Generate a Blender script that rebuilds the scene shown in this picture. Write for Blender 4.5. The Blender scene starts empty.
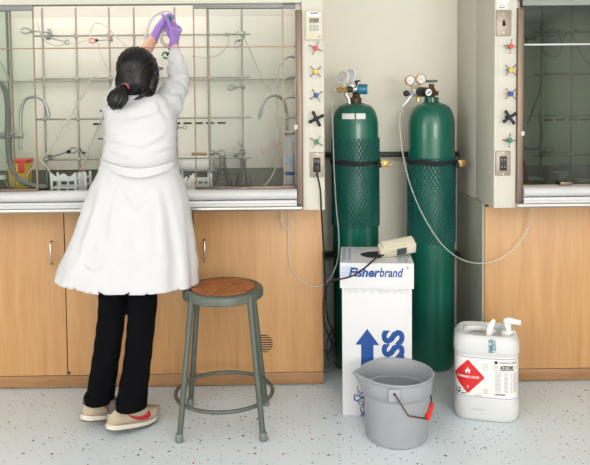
import bpy, bmesh, math, random
from mathutils import Vector, Matrix, noise
random.seed(7)
PI = math.pi
SC = bpy.context.scene
COL = SC.collection

# ---------------------------------------------------------------- camera
FPX, CAM_H, PPY = 690.0, 1.42, 138.41
PITCH, YAW, ROLL = 0.05209, 0.01342, -0.009175
_fw = Vector((math.sin(YAW)*math.cos(PITCH), math.cos(YAW)*math.cos(PITCH), -math.sin(PITCH)))
_r0 = Vector((math.cos(YAW), -math.sin(YAW), 0)); _u0 = _r0.cross(_fw)
_rt = _r0*math.cos(ROLL) + _u0*math.sin(ROLL)
_up = -_r0*math.sin(ROLL) + _u0*math.cos(ROLL)
CAM = Vector((0, 0, CAM_H))
cam = bpy.data.cameras.new('camera'); cam_o = bpy.data.objects.new('camera', cam); COL.objects.link(cam_o)
m3 = Matrix((_rt, _up, -_fw)).transposed()
cam_o.matrix_world = Matrix.Translation(CAM) @ m3.to_4x4()
cam.sensor_fit = 'HORIZONTAL'; cam.sensor_width = 36.0; cam.lens = FPX/590*36
cam.shift_y = (PPY-232.5)/590; cam.clip_start = 0.05
SC.camera = cam_o

def at(px, py, Y):
    """point seen at pixel (px,py) on the vertical plane y = Y"""
    d = _rt*((px-295)/FPX) - _up*((py-PPY)/FPX) + _fw
    return CAM + d*(Y/d.y)
def pix(p):
    v = p-CAM; k = FPX/v.dot(_fw); return 295+v.dot(_rt)*k, PPY-v.dot(_up)*k
def ground(px, py, Z=0.0):
    d = _rt*((px-295)/FPX) - _up*((py-PPY)/FPX) + _fw
    return CAM + d*((Z-CAM_H)/d.z)

# ---------------------------------------------------------------- world, lights, exposure
w = bpy.data.worlds.new('world'); SC.world = w; w.use_nodes = True
w.node_tree.nodes['Background'].inputs[0].default_value = (1, .97, .92, 1)
w.node_tree.nodes['Background'].inputs[1].default_value = 0.12
SC.view_settings.view_transform = 'Standard'; SC.view_settings.look = 'None'
SC.view_settings.gamma = 1.0; SC.view_settings.use_curve_mapping = False
SC.view_settings.exposure = 0.0
LAMP_W = 11.0
def area(name, loc, sx, sy, power, col=(1, .985, .96), rot=(0, 0, 0)):
    l = bpy.data.lights.new(name, 'AREA'); l.shape = 'RECTANGLE'; l.size = sx; l.size_y = sy
    l.energy = power; l.color = col
    o = bpy.data.objects.new(name, l); o.location = loc; o.rotation_euler = rot; COL.objects.link(o); return o
for yy in (0.1, -1.0, -2.1):
    for xx in (-2.6, -1.05, 0.5, 2.05):
        area('troffer_lamp', (xx, yy, 2.735), 0.55, 1.15, LAMP_W)
area('window_fill', (1.95, -5.1, 1.62), 3.2, 1.35, 205.0, (1, .99, .97), (PI/2, 0, 0))  # unseen window behind the camera, placed to brighten the recess wall
area('window_fill', (-4.12, -1.4, 1.62), 1.35, 3.0, 75.0, (1, .99, .97), (0, -PI/2, 0))  # added fill from the left wall, brightens the right hood's side panel
area('hood_lamp', (-0.95, 3.52, 2.24), 1.9, 0.3, 8.0, (1, .985, .96))

# ---------------------------------------------------------------- materials
def lin(c):
    return tuple(((x/255)/12.92 if x/255 <= .04045 else ((x/255+.055)/1.055)**2.4) for x in c)
MATS = {}
def mat(name, rgb, rough=.5, metal=0.0, var=0.0, vscale=(8, 8, 8), bump=0.0, bscale=40.0, spec=.5, trans=0.0, sss=0.0, coat=0.0):
    if name in MATS: return MATS[name]
    m = bpy.data.materials.new(name); m.use_nodes = True; nt = m.node_tree
    b = nt.nodes['Principled BSDF']; c = lin(rgb)+(1,)
    b.inputs['Base Color'].default_value = c; b.inputs['Roughness'].default_value = rough
    b.inputs['Metallic'].default_value = metal; b.inputs['Specular IOR Level'].default_value = spec
    b.inputs['Transmission Weight'].default_value = trans; b.inputs['Coat Weight'].default_value = coat
    if sss: b.inputs['Subsurface Weight'].default_value = sss; b.inputs['Subsurface Radius'].default_value = (.02, .01, .006)
    tc = nt.nodes.new('ShaderNodeTexCoord'); mp = nt.nodes.new('ShaderNodeMapping')
    nt.links.new(tc.outputs['Object'], mp.inputs[0])
    if var:
        mp.inputs['Scale'].default_value = vscale
        n = nt.nodes.new('ShaderNodeTexNoise'); n.inputs['Scale'].default_value = 1; n.inputs['Detail'].default_value = 5
        nt.links.new(mp.outputs[0], n.inputs['Vector'])
        mx = nt.nodes.new('ShaderNodeMix'); mx.data_type = 'RGBA'
        mx.inputs[6].default_value = tuple(x*(1-var) for x in c[:3])+(1,)
        mx.inputs[7].default_value = tuple(min(1, x*(1+var)) for x in c[:3])+(1,)
        rr = nt.nodes.new('ShaderNodeMapRange'); rr.inputs[1].default_value = .3; rr.inputs[2].default_value = .7
        nt.links.new(n.outputs[0], rr.inputs[0]); nt.links.new(rr.outputs[0], mx.inputs[0])
        nt.links.new(mx.outputs[2], b.inputs['Base Color'])
    if bump:
        n2 = nt.nodes.new('ShaderNodeTexNoise'); n2.inputs['Scale'].default_value = bscale; n2.inputs['Detail'].default_value = 3
        nt.links.new(tc.outputs['Object'], n2.inputs['Vector'])
        bp = nt.nodes.new('ShaderNodeBump'); bp.inputs['Strength'].default_value = bump; bp.inputs['Distance'].default_value = .01
        nt.links.new(n2.outputs[0], bp.inputs['Height']); nt.links.new(bp.outputs[0], b.inputs['Normal'])
    MATS[name] = m; return m
def glass(name, rgb, refl=1.0, rough=0.0, ior=1.45):
    """thin clear sheet: tinted see-through with a Fresnel mirror on top"""
    m = bpy.data.materials.new(name); m.use_nodes = True; nt = m.node_tree; nt.nodes.clear()
    o = nt.nodes.new('ShaderNodeOutputMaterial'); t = nt.nodes.new('ShaderNodeBsdfTransparent')
    g = nt.nodes.new('ShaderNodeBsdfGlossy'); mx = nt.nodes.new('ShaderNodeMixShader'); f = nt.nodes.new('ShaderNodeFresnel')
    t.inputs[0].default_value = lin(rgb)+(1,); g.inputs['Roughness'].default_value = rough
    g.inputs['Color'].default_value = (refl, refl, refl, 1); f.inputs[0].default_value = ior
    nt.links.new(f.outputs[0], mx.inputs[0]); nt.links.new(t.outputs[0], mx.inputs[1]); nt.links.new(g.outputs[0], mx.inputs[2])
    nt.links.new(mx.outputs[0], o.inputs[0]); MATS[name] = m; return m
def milky(name, rgb, alpha=.5, rough=.35):
    """translucent plastic: part see-through, part soft white"""
    m = bpy.data.materials.new(name); m.use_nodes = True; nt = m.node_tree; b = nt.nodes['Principled BSDF']
    b.inputs['Base Color'].default_value = lin(rgb)+(1,); b.inputs['Roughness'].default_value = rough
    b.inputs['Alpha'].default_value = alpha; b.inputs['Subsurface Weight'].default_value = .3
    MATS[name] = m; return m
def wood_mat(name, rgb, dark, horiz=False):
    m = bpy.data.materials.new(name); m.use_nodes = True; nt = m.node_tree; b = nt.nodes['Principled BSDF']
    tc = nt.nodes.new('ShaderNodeTexCoord'); mp = nt.nodes.new('ShaderNodeMapping')
    mp.inputs['Scale'].default_value = (2, 14, 14) if horiz else (16, 16, 1.1)
    n = nt.nodes.new('ShaderNodeTexNoise'); n.inputs['Scale'].default_value = 1.6; n.inputs['Detail'].default_value = 7; n.inputs['Distortion'].default_value = .6
    n2 = nt.nodes.new('ShaderNodeTexNoise'); n2.inputs['Scale'].default_value = 9; n2.inputs['Detail'].default_value = 4
    ad = nt.nodes.new('ShaderNodeMath'); ad.operation = 'MULTIPLY_ADD'; ad.inputs[1].default_value = .45
    cr = nt.nodes.new('ShaderNodeValToRGB'); cr.color_ramp.elements[0].position = .42; cr.color_ramp.elements[1].position = .92
    cr.color_ramp.elements[0].color = lin(dark)+(1,); cr.color_ramp.elements[1].color = lin(rgb)+(1,)
    L = nt.links.new
    L(tc.outputs['Object'], mp.inputs[0]); L(mp.outputs[0], n.inputs['Vector']); L(mp.outputs[0], n2.inputs['Vector'])
    L(n2.outputs[0], ad.inputs[0]); L(n.outputs[0], ad.inputs[2]); L(ad.outputs[0], cr.inputs[0]); L(cr.outputs[0], b.inputs['Base Color'])
    b.inputs['Roughness'].default_value = .42; MATS[name] = m; return m
def floor_mat():
    m = bpy.data.materials.new('speckled_vinyl'); m.use_nodes = True; nt = m.node_tree; b = nt.nodes['Principled BSDF']; L = nt.links.new
    tc = nt.nodes.new('ShaderNodeTexCoord')
    big = nt.nodes.new('ShaderNodeTexNoise'); big.inputs['Scale'].default_value = 2.2; big.inputs['Detail'].default_value = 6
    L(tc.outputs['Object'], big.inputs['Vector'])
    base = nt.nodes.new('ShaderNodeMix'); base.data_type = 'RGBA'
    base.inputs[6].default_value = lin((207, 217, 224))+(1,); base.inputs[7].default_value = lin((220, 228, 234))+(1,)
    L(big.outputs[0], base.inputs[0]); prev = base.outputs[2]
    def chips(scale, thr, colors, offs):
        nonlocal prev
        mp = nt.nodes.new('ShaderNodeMapping'); mp.inputs['Location'].default_value = (offs, offs*.7, 0); L(tc.outputs['Object'], mp.inputs[0])
        dn = nt.nodes.new('ShaderNodeTexNoise'); dn.inputs['Scale'].default_value = scale*1.6; L(mp.outputs[0], dn.inputs['Vector'])
        ma = nt.nodes.new('ShaderNodeVectorMath'); ma.operation = 'MULTIPLY_ADD'; ma.inputs[1].default_value = (.35/scale,)*3
        L(dn.outputs[1], ma.inputs[0]); L(mp.outputs[0], ma.inputs[2])
        v = nt.nodes.new('ShaderNodeTexVoronoi'); v.voronoi_dimensions = '2D'; v.inputs['Scale'].default_value = scale; L(ma.outputs[0], v.inputs['Vector'])
        sp = nt.nodes.new('ShaderNodeSeparateColor'); L(v.outputs['Color'], sp.inputs[0])
        # chip radius varies per cell, only part of the cells carry one
        mr = nt.nodes.new('ShaderNodeMapRange'); mr.inputs[1].default_value = .45; mr.inputs[2].default_value = 1; mr.inputs[3].default_value = 0; mr.inputs[4].default_value = thr
        L(sp.outputs[0], mr.inputs[0])
        lt = nt.nodes.new('ShaderNodeMath'); lt.operation = 'LESS_THAN'; L(v.outputs['Distance'], lt.inputs[0]); L(mr.outputs[0], lt.inputs[1])
        cr = nt.nodes.new('ShaderNodeValToRGB'); cr.color_ramp.interpolation = 'CONSTANT'
        for i, (p, c) in enumerate(colors):
            e = cr.color_ramp.elements[i] if i < 2 else cr.color_ramp.elements.new(p)
            e.position = p; e.color = lin(c)+(1,)
        L(sp.outputs[1], cr.inputs[0])
        mx = nt.nodes.new('ShaderNodeMix'); mx.data_type = 'RGBA'; L(lt.outputs[0], mx.inputs[0]); L(prev, mx.inputs[6]); L(cr.outputs[0], mx.inputs[7]); prev = mx.outputs[2]
    chips(38, .15, [(0, (120, 135, 155)), (.35, (60, 74, 95)), (.6, (178, 130, 125)), (.72, (140, 150, 160)), (.9, (190, 190, 180))], 0)
    chips(17, .11, [(0, (52, 64, 84)), (.45, (96, 110, 130)), (.7, (188, 84, 80)), (.84, (70, 84, 108))], 3.3)
    # faint brown scuffs
    sn = nt.nodes.new('ShaderNodeTexNoise'); sn.inputs['Scale'].default_value = 3.1; sn.inputs['Detail'].default_value = 8; sn.inputs['Roughness'].default_value = .7
    L(tc.outputs['Object'], sn.inputs['Vector'])
    sr = nt.nodes.new('ShaderNodeMapRange'); sr.inputs[1].default_value = .58; sr.inputs[2].default_value = .8; sr.inputs[4].default_value = .35; L(sn.outputs[0], sr.inputs[0])
    mx = nt.nodes.new('ShaderNodeMix'); mx.data_type = 'RGBA'; L(sr.outputs[0], mx.inputs[0]); L(prev, mx.inputs[6]); mx.inputs[7].default_value = lin((170, 160, 145))+(1,)
    L(mx.outputs[2], b.inputs['Base Color']); b.inputs['Roughness'].default_value = .32; b.inputs['Specular IOR Level'].default_value = .4
    MATS['speckled_vinyl'] = m
floor_mat()
wood_mat('maple', (199, 153, 104), (183, 135, 87))
wood_mat('maple_plinth', (166, 124, 84), (138, 100, 66), True)
mat('cream_paint', (203, 198, 187), .55, var=.012)
mat('wall_paint', (238, 232, 218), .7, var=.015, vscale=(3, 3, 3), bump=.05, bscale=160)
mat('ceiling_tile', (232, 230, 224), .8, var=.02)
mat('grey_green_metal', (158, 160, 146), .5, var=.03)
mat('plenum_shade', (130, 128, 116), .6)  # back liner grey darkened, paints the shade in the gap below the baffle
mat('plate_steel', (150, 138, 126), .45, .6)
mat('liner', (226, 221, 209), .5, var=.02, vscale=(2, 2, 2))
mat('sill_white', (198, 196, 198), .35)
mat('steel', (188, 186, 182), .32, 1.0, var=.04)
mat('rail_steel', (205, 203, 200), .28, 1.0)
mat('jamb_steel', (116, 99, 87), .4, .75, var=.08, vscale=(60, 60, 4))
mat('copper_edge', (158, 132, 112), .5, .3)
mat('rod_steel', (166, 162, 153), .4, .6)
mat('dark_rail', (42, 46, 46), .55)
mat('sash_grey', (128, 130, 126), .5, .3)
mat('epoxy_black', (46, 50, 48), .35, var=.08)
mat('black_plastic', (22, 24, 28), .45)
mat('black_rubber', (20, 24, 26), .6)
mat('white_plastic', (232, 231, 228), .4)
mat('cream_plastic', (204, 197, 176), .45)
mat('chrome', (214, 212, 208), .18, 1.0)
mat('nickel', (222, 219, 213), .33, .55)
mat('dark_chrome', (152, 150, 147), .25, 1.0)
mat('brass', (186, 146, 84), .3, 1.0)
mat('zinc_yellow', (150, 130, 82), .38, .8, var=.15, vscale=(60, 60, 60))
mat('iron_brown', (92, 70, 56), .6, .5, var=.25, vscale=(50, 50, 50))
mat('cyl_green', (8, 92, 75), .32, var=.05, vscale=(5, 5, 5), coat=.25)
mat('net_green', (4, 80, 76), .55)
mat('strap_black', (24, 24, 30), .85, bump=.2, bscale=400)
mat('stool_paint', (84, 91, 83), .42, .15, var=.1, vscale=(9, 9, 9))
mat('bucket_grey', (150, 153, 159), .5, var=.03)
mat('red_plastic', (222, 54, 38), .4)
mat('yellow_plastic', (228, 182, 46), .45)
mat('blue_plastic', (30, 52, 140), .4)
mat('teal_plastic', (14, 112, 142), .35)
mat('green_plastic', (22, 120, 78), .4)
mat('box_card', (210, 209, 212), .6, var=.012)
mat('box_edge', (176, 150, 120), .8)
mat('ink_blue', (12, 68, 140), .6)
mat('ink_pale', (150, 170, 205), .6)
mat('ink_black', (26, 26, 28), .6)
mat('ink_grey', (168, 164, 162), .7)
mat('ink_purple', (150, 136, 178), .7)
mat('ink_teal', (24, 100, 120), .6)
mat('label_red', (206, 36, 40), .5)
mat('paper', (226, 224, 222), .65)
mat('lcd', (112, 108, 84), .3)
mat('lcd_dark', (66, 80, 80), .25)
mat('key_grey', (160, 166, 168), .5)
mat('jug_hdpe', (206, 206, 207), .38, sss=.25)
mat('lab_cotton', (203, 202, 205), .8, bump=.12, bscale=90, sss=.05)
mat('trouser', (4, 4, 8), .9, spec=.12, bump=.15, bscale=120)
mat('hair_black', (8, 7, 9), .36, spec=.35, var=.3, vscale=(90, 90, 12))
mat('skin', (214, 168, 142), .5, sss=.15)
mat('glove_purple', (152, 118, 194), .5, bump=.18, bscale=70)
mat('shoe_tan', (176, 160, 138), .7, bump=.1, bscale=200)
mat('shoe_sole', (206, 198, 184), .55)
mat('shoe_red', (168, 30, 52), .5)
mat('shoe_dark', (70, 62, 60), .7)
mat('hair_tie', (226, 120, 110), .6)
mat('frame_blue', (60, 64, 120), .3)
mat('hose_grey', (108, 116, 112), .45)
mat('spigot', (168, 170, 166), .35, .5)
mat('stopper', (168, 126, 92), .6, var=.15, vscale=(40, 40, 40))
milky('tube_clear', (222, 216, 200), .58, .25)
milky('tube_gas', (214, 212, 202), .42, .25)
milky('tube_white', (238, 236, 230), .85, .3)
milky('rack_plastic', (236, 233, 228), .95, .4)
milky('net_plastic', (235, 235, 235), .35, .15)
glass('pane_clear', (253, 254, 254), .45)
glass('pane_green', (248, 251, 249), .45)
glass('pane_dark', (192, 203, 197), .6, 0, 1.52)
glass('lab_glass', (252, 253, 252), 1.0, .02, 1.28)

# ---------------------------------------------------------------- mesh helpers
def crom(P, t):
    n = len(P)-1; s = min(max(t, 0), 1)*n; i = min(int(s), n-1); u = s-i
    p0 = P[max(i-1, 0)]; p1 = P[i]; p2 = P[i+1]; p3 = P[min(i+2, n)]
    return .5*((2*p1)+(p2-p0)*u+(2*p0-5*p1+4*p2-p3)*u*u+(3*p1-p0-3*p2+p3)*u**3)
BASE = {}
class MB:
    def __init__(s): s.V = []; s.F = []
    def add(s, V, F):
        n = len(s.V); s.V += [Vector(v) for v in V]; s.F += [tuple(i+n for i in f) for f in F]; return s
    def box(s, x0, x1, y0, y1, z0, z1):
        x0, x1 = sorted((x0, x1)); y0, y1 = sorted((y0, y1)); z0, z1 = sorted((z0, z1))
        V = [(x, y, z) for z in (z0, z1) for y in (y0, y1) for x in (x0, x1)]
        return s.add(V, [(0, 2, 3, 1), (4, 5, 7, 6), (0, 1, 5, 4), (2, 6, 7, 3), (0, 4, 6, 2), (1, 3, 7, 5)])
    def obox(s, M, sx, sy, sz):
        t = MB().box(-sx/2, sx/2, -sy/2, sy/2, -sz/2, sz/2); return s.add([M @ v for v in t.V], t.F)
    def loft(s, rings, caps=True, closed=False):
        n = len(rings[0]); V = [v for r in rings for v in r]; F = []
        R = len(rings)
        for i in range(R if closed else R-1):
            j = (i+1) % R
            for k in range(n):
                k2 = (k+1) % n; F.append((i*n+k, i*n+k2, j*n+k2, j*n+k))
        if caps and not closed: F.append(tuple(reversed(range(n)))); F.append(tuple(range((R-1)*n, R*n)))
        return s.add(V, F)
    def tube(s, P, r, seg=8, sub=1, caps=True, flat=1.0, up=None, dome=False):
        P = [Vector(p) for p in P]; n = len(P)
        Rr = list(r) if isinstance(r, (list, tuple)) else [r]*n
        if sub > 1:
            N = (n-1)*sub; Q = [crom(P, i/N) for i in range(N+1)]; Rq = [max(1e-4, crom(Rr, i/N)) for i in range(N+1)]
        else: Q, Rq = P, Rr
        if dome:   # rounded ends
            d0 = (Q[0]-Q[1]).normalized(); d1 = (Q[-1]-Q[-2]).normalized()
            q0, q1 = Q[0].copy(), Q[-1].copy(); r0, r1 = Rq[0], Rq[-1]
            for a in (.5, .85, .98): 
                Q = [q0+d0*r0*a]+Q; Rq = [r0*math.sqrt(1-a*a)]+Rq; Q = Q+[q1+d1*r1*a]; Rq = Rq+[r1*math.sqrt(1-a*a)]
        rings = []; nrm = None
        for i, p in enumerate(Q):
            d = (Q[min(i+1, len(Q)-1)]-Q[max(i-1, 0)]).normalized()
            if nrm is None:
                u = Vector(up) if up else (Vector((0, 0, 1)) if abs(d.z) < .9 else Vector((1, 0, 0)))
                nrm = (u-d*u.dot(d)).normalized()
            else:
                nrm = (nrm-d*nrm.dot(d)); nrm = nrm.normalized() if nrm.length > 1e-6 else d.orthogonal().normalized()
            b = d.cross(nrm)
            rings.append([p+nrm*(math.cos(2*PI*k/seg)*Rq[i])+b*(math.sin(2*PI*k/seg)*Rq[i]*flat) for k in range(seg)])
        return s.loft(rings, caps)
    def cyl(s, p0, p1, r0, r1=None, seg=16, caps=True):
        return s.tube([p0, p1], [r0, r0 if r1 is None else r1], seg, 1, caps)
    def lathe(s, prof, c=(0, 0, 0), seg=24, M=None, caps=True):
        M = M or Matrix.Identity(3); c = Vector(c)
        return s.loft([[c+M @ Vector((r*math.cos(2*PI*k/seg), r*math.sin(2*PI*k/seg), z)) for k in range(seg)] for r, z in prof], caps)
    def sphere(s, c, r, seg=16, rings=10, M=None):
        if not isinstance(r, (tuple, list)): r = (r, r, r)
        M = M or Matrix.Identity(3); c = Vector(c); R = []
        for i in range(1, rings):
            a = PI*i/rings
            R.append([c+M @ Vector((r[0]*math.sin(a)*math.cos(2*PI*k/seg), r[1]*math.sin(a)*math.sin(2*PI*k/seg), -r[2]*math.cos(a))) for k in range(seg)])
        return s.loft(R)
    def torus(s, c, R, r, seg=32, ts=8, M=None):
        M = M or Matrix.Identity(3); c = Vector(c)
        rr = [[c+M @ Vector(((R+r*math.cos(2*PI*j/ts))*math.cos(2*PI*i/seg), (R+r*math.cos(2*PI*j/ts))*math.sin(2*PI*i/seg), r*math.sin(2*PI*j/ts))) for j in range(ts)] for i in range(seg)]
        return s.loft(rr, False, True)
    def prism(s, pts, fn, t):
        """outline (u,v) placed by fn(u,v,w), w = 0 back face .. t front face"""
        n = len(pts)
        V = [fn(u, v, 0) for u, v in pts]+[fn(u, v, t) for u, v in pts]
        F = [tuple(range(n)), tuple(reversed(range(n, 2*n)))]+[(i, i+n, (i+1) % n+n, (i+1) % n) for i in range(n)]
        return s.add(V, F)
    def mesh(s, name, bevel=0, bseg=2, sharp=40, smooth=True, off=None):
        bm = bmesh.new(); vs = [bm.verts.new(v-off if off else v) for v in s.V]
        for f in s.F:
            try: bm.faces.new([vs[i] for i in f])
            except ValueError: pass
        bmesh.ops.recalc_face_normals(bm, faces=bm.faces)
        if bevel:
            E = [e for e in bm.edges if len(e.link_faces) == 2 and e.calc_face_angle(0) > .5]
            bmesh.ops.bevel(bm, geom=E, offset=bevel, segments=bseg, affect='EDGES', profile=.5, clamp_overlap=True)
        me = bpy.data.meshes.new(name); bm.to_mesh(me); bm.free()
        if smooth:
            me.polygons.foreach_set('use_smooth', [True]*len(me.polygons)); me.set_sharp_from_angle(angle=math.radians(sharp))
        return me
    def build(s, name, material, parent=None, **k):
        off = BASE.get(parent.name) if parent else None
        me = s.mesh(name, off=off, **k); me.materials.append(MATS[material])
        return link(name, me, parent)
def link(name, me, parent=None):
    o = bpy.data.objects.new(name, me); COL.objects.link(o)
    if parent: o.parent = parent; BASE[o.name] = BASE.get(parent.name)
    return o
def tag(o, label=None, cat=None, group=None, kind=None):
    for k, v in (('label', label), ('category', cat), ('group', group), ('kind', kind)):
        if v: o[k] = v
    return o
def thing(name, label, cat, loc=(0, 0, 0), group=None):
    o = bpy.data.objects.new(name, None); COL.objects.link(o); o.location = loc; o.empty_display_size = .05
    BASE[o.name] = Vector(loc); return tag(o, label, cat, group)
def copy_tree(o, parent=None):
    c = o.copy(); COL.objects.link(c); c.parent = parent
    BASE[c.name] = BASE.get(o.name)
    for ch in list(o.children): copy_tree(ch, c)
    return c
def struct(name, mb, material, **k):
    o = mb.build(name, material, None, **k); o['kind'] = 'structure'; return o
def fuse(mb, name, voxel=.006, smooth=6, fac=.5):
    """one continuous skin round overlapping closed pieces"""
    me = mb.mesh('tmp', smooth=False); o = bpy.data.objects.new('tmp', me); COL.objects.link(o)
    md = o.modifiers.new('r', 'REMESH'); md.mode = 'VOXEL'; md.voxel_size = voxel; md.adaptivity = 0
    if smooth: ms = o.modifiers.new('s', 'SMOOTH'); ms.factor = fac; ms.iterations = smooth
    dg = bpy.context.evaluated_depsgraph_get(); dg.update()
    r = bpy.data.meshes.new_from_object(o.evaluated_get(dg)); r.name = name
    bpy.data.objects.remove(o); bpy.data.meshes.remove(me)
    r.polygons.foreach_set('use_smooth', [True]*len(r.polygons)); return r
def fused(mb, name, material, parent, voxel=.006, smooth=6, fn=None, fac=.5):
    me = fuse(mb, name, voxel, smooth, fac); off = BASE.get(parent.name) or Vector()
    ns = [v.normal.copy() for v in me.vertices]
    for v, n in zip(me.vertices, ns):
        p = v.co.copy()
        if fn: p = fn(p, n)
        v.co = p-off
    me.materials.clear(); me.materials.append(MATS[material]); return link(name, me, parent)
def text2d(body, size=1.0, bold=0.0, shear=0.0, sx=1.0, spacing=1.0):
    """flat lettering as (verts2d, faces), left-bottom at the origin; returns also its width"""
    c = bpy.data.curves.new('t', 'FONT'); c.body = body; c.size = size; c.shear = shear; c.offset = bold; c.space_character = spacing
    c.resolution_u = 3
    o = bpy.data.objects.new('t', c); COL.objects.link(o)
    dg = bpy.context.evaluated_depsgraph_get(); dg.update()
    me = bpy.data.meshes.new_from_object(o.evaluated_get(dg))
    V = [(v.co.x*sx, v.co.y) for v in me.vertices]; F = [tuple(p.vertices) for p in me.polygons]
    bpy.data.objects.remove(o); bpy.data.meshes.remove(me)
    x0 = min(v[0] for v in V); x1 = max(v[0] for v in V)
    return [(a-x0, b) for a, b in V], F, x1-x0
def letters(name, body, fn, material, parent, width=None, u0=0, v0=0, align='L', rot=0, **k):
    """lettering laid on a surface by fn(u,v)"""
    V, F, wd = text2d(body, **k); s = (width/wd) if width else 1; wd *= s
    o0 = {'L': 0, 'C': -wd/2, 'R': -wd}[align]
    ca, sa = math.cos(rot), math.sin(rot); P = []
    for a, b in V:
        a = a*s+o0; P.append(fn(u0+a*ca-b*sa, v0+a*sa+b*ca))
    return MB().add(P, F).build(name, material, parent, smooth=False)
def frame_z(d):
    """3x3 matrix turning +Z to direction d"""
    return Vector((0, 0, 1)).rotation_difference(Vector(d).normalized()).to_matrix()
# ---------------------------------------------------------------- the room shell
YH, YC, YW = 3.208, 3.398, 3.91          # hood front, cabinet front, rear wall
XE, XR = 0.18, 0.974                      # right end of the left hood, left side of the right hood
struct('floor', MB().box(-4.2, 4.4, -5.2, 4.0, -.05, 0), 'speckled_vinyl')
struct('ceiling', MB().box(-4.2, 4.4, -5.2, 4.0, 2.76, 2.85), 'ceiling_tile')
struct('wall_back', MB().box(-4.2, 4.4, YW, 4.0, 0, 2.76), 'wall_paint')
struct('wall_left', MB().box(-4.3, -4.2, -5.2, 4.0, 0, 2.76), 'wall_paint')
struct('wall_right', MB().box(4.4, 4.5, -5.2, 4.0, 0, 2.76), 'wall_paint')
struct('wall_front', MB().box(-4.2, 4.4, -5.3, -5.2, 0, 2.76), 'wall_paint')

# strut channels on the wall behind the cylinders
for yy, lab in ((155, 'upper black steel strut channel across the wall behind the gas cylinders'), (255, 'lower black steel strut channel on the wall behind the gas cylinders')):
    z = at(395, yy, 3.86).z
    t = thing('strut_channel', lab, 'wall rail', (XE+.01, YW, z))
    MB().box(XE+.004, XR-.004, 3.862, YW-.001, z-.012, z+.016).build('channel', 'dark_rail', t, bevel=.002)
    MB().box(XE+.004, XR-.004, 3.858, YW-.001, z-.021, z-.013).build('lip', 'grey_green_metal', t, bevel=.001)

def zt(py, Y, px=200): return at(px, py, Y).z
def xt(px, Y, py=100): return at(px, py, Y).x

def base_cabinet(x0, x1, doors, label, side=None, group='maple base cabinets under the fume hoods'):
    """doors: list of (xa, xb, handle_x or None)"""
    t = thing('base_cabinet', label, 'cabinet', ((x0+x1)/2, 3.65, 0), group)
    zp = zt(374.5, YC, 150)
    MB().box(x0+.004, x1-.004, YC+.021, YW-.02, .012, .915).build('carcass', 'dark_rail' if side is None else side, t)
    MB().box(x0+.001, x1-.001, YC+.003, YC+.03, .006, zp-.002).build('plinth', 'maple_plinth', t, bevel=.001)
    for xa, xb, hx in doors:
        d = MB().box(xa+.0025, xb-.0025, YC, YC+.02, zp+.002, .914).build('door', 'maple', t, bevel=.0015)
        if hx is not None:
            z1, z0 = zt(241, YC, 60), zt(263, YC, 60); y = YC-.03
            MB().tube([(hx, YC+.001, z1), (hx, y+.006, z1), (hx, y, z1-.007), (hx, y, z0+.007), (hx, y+.006, z0), (hx, YC+.001, z0)], .0042, 8).build('handle', 'steel', d)
    return t
xa, xb = xt(65.9, YC, 300), xt(194.3, YC, 300)
wd = xb-xa
c1 = base_cabinet(xa-wd, xb, [(xa-wd, xa, xt(52.5, YC, 252)), (xa, xb, xt(79, YC, 252))], 'two-door maple base cabinet at left behind the person in the lab coat')
c2 = base_cabinet(xb, XE, [(xb, XE, xt(205.3, YC, 252))], 'maple base cabinet with a round vent grille, behind the stool')
c0 = base_cabinet(xa-2*wd, xa-wd, [(xa-2*wd, xa-wd, None)], 'maple base cabinet cut off at the left edge of the picture')
dr = [o for o in c2.children if o.name.startswith('door')][0]
vc = at(263.5, 343.5, YC); vr = .046
for i in range(8):                         # the round grille is a row of slots
    dz = (i-3.5)*.0118; hl = math.sqrt(max(vr*vr-dz*dz, 1e-5))
    MB().box(vc.x-hl, vc.x+hl, YC-.0012, YC+.004, vc.z+dz-.0027, vc.z+dz+.0027).build('vent_slot', 'ink_black', dr)
MB().torus((vc.x, YC, vc.z), vr+.004, .0015, 32, 6, frame_z((0, 1, 0))).build('vent_ring', 'maple', dr)
c3 = base_cabinet(XR+.012, XR+1.2, [(XR+.012, XR+1.2, None)], 'maple base cabinet under the dark fume hood, beside the white jug')
MB().box(XR+.001, XR+.0115, YC-.001, YW-.002, .006, .914).build('side_panel', 'grey_green_metal', c3, bevel=.001)
MB().box(XR+.014, XR+.03, YC-.008, YC, .893, .905).build('hinge', 'dark_rail', c3, bevel=.001)
p = at(69, 372.5, YC)
dl = [o for o in c1.children if o.name.startswith('door')][1]
MB().box(p.x-.006, p.x+.008, YC-.005, YC+.002, p.z-.006, p.z+.005).build('hinge', 'dark_rail', dl, bevel=.001)

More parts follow.
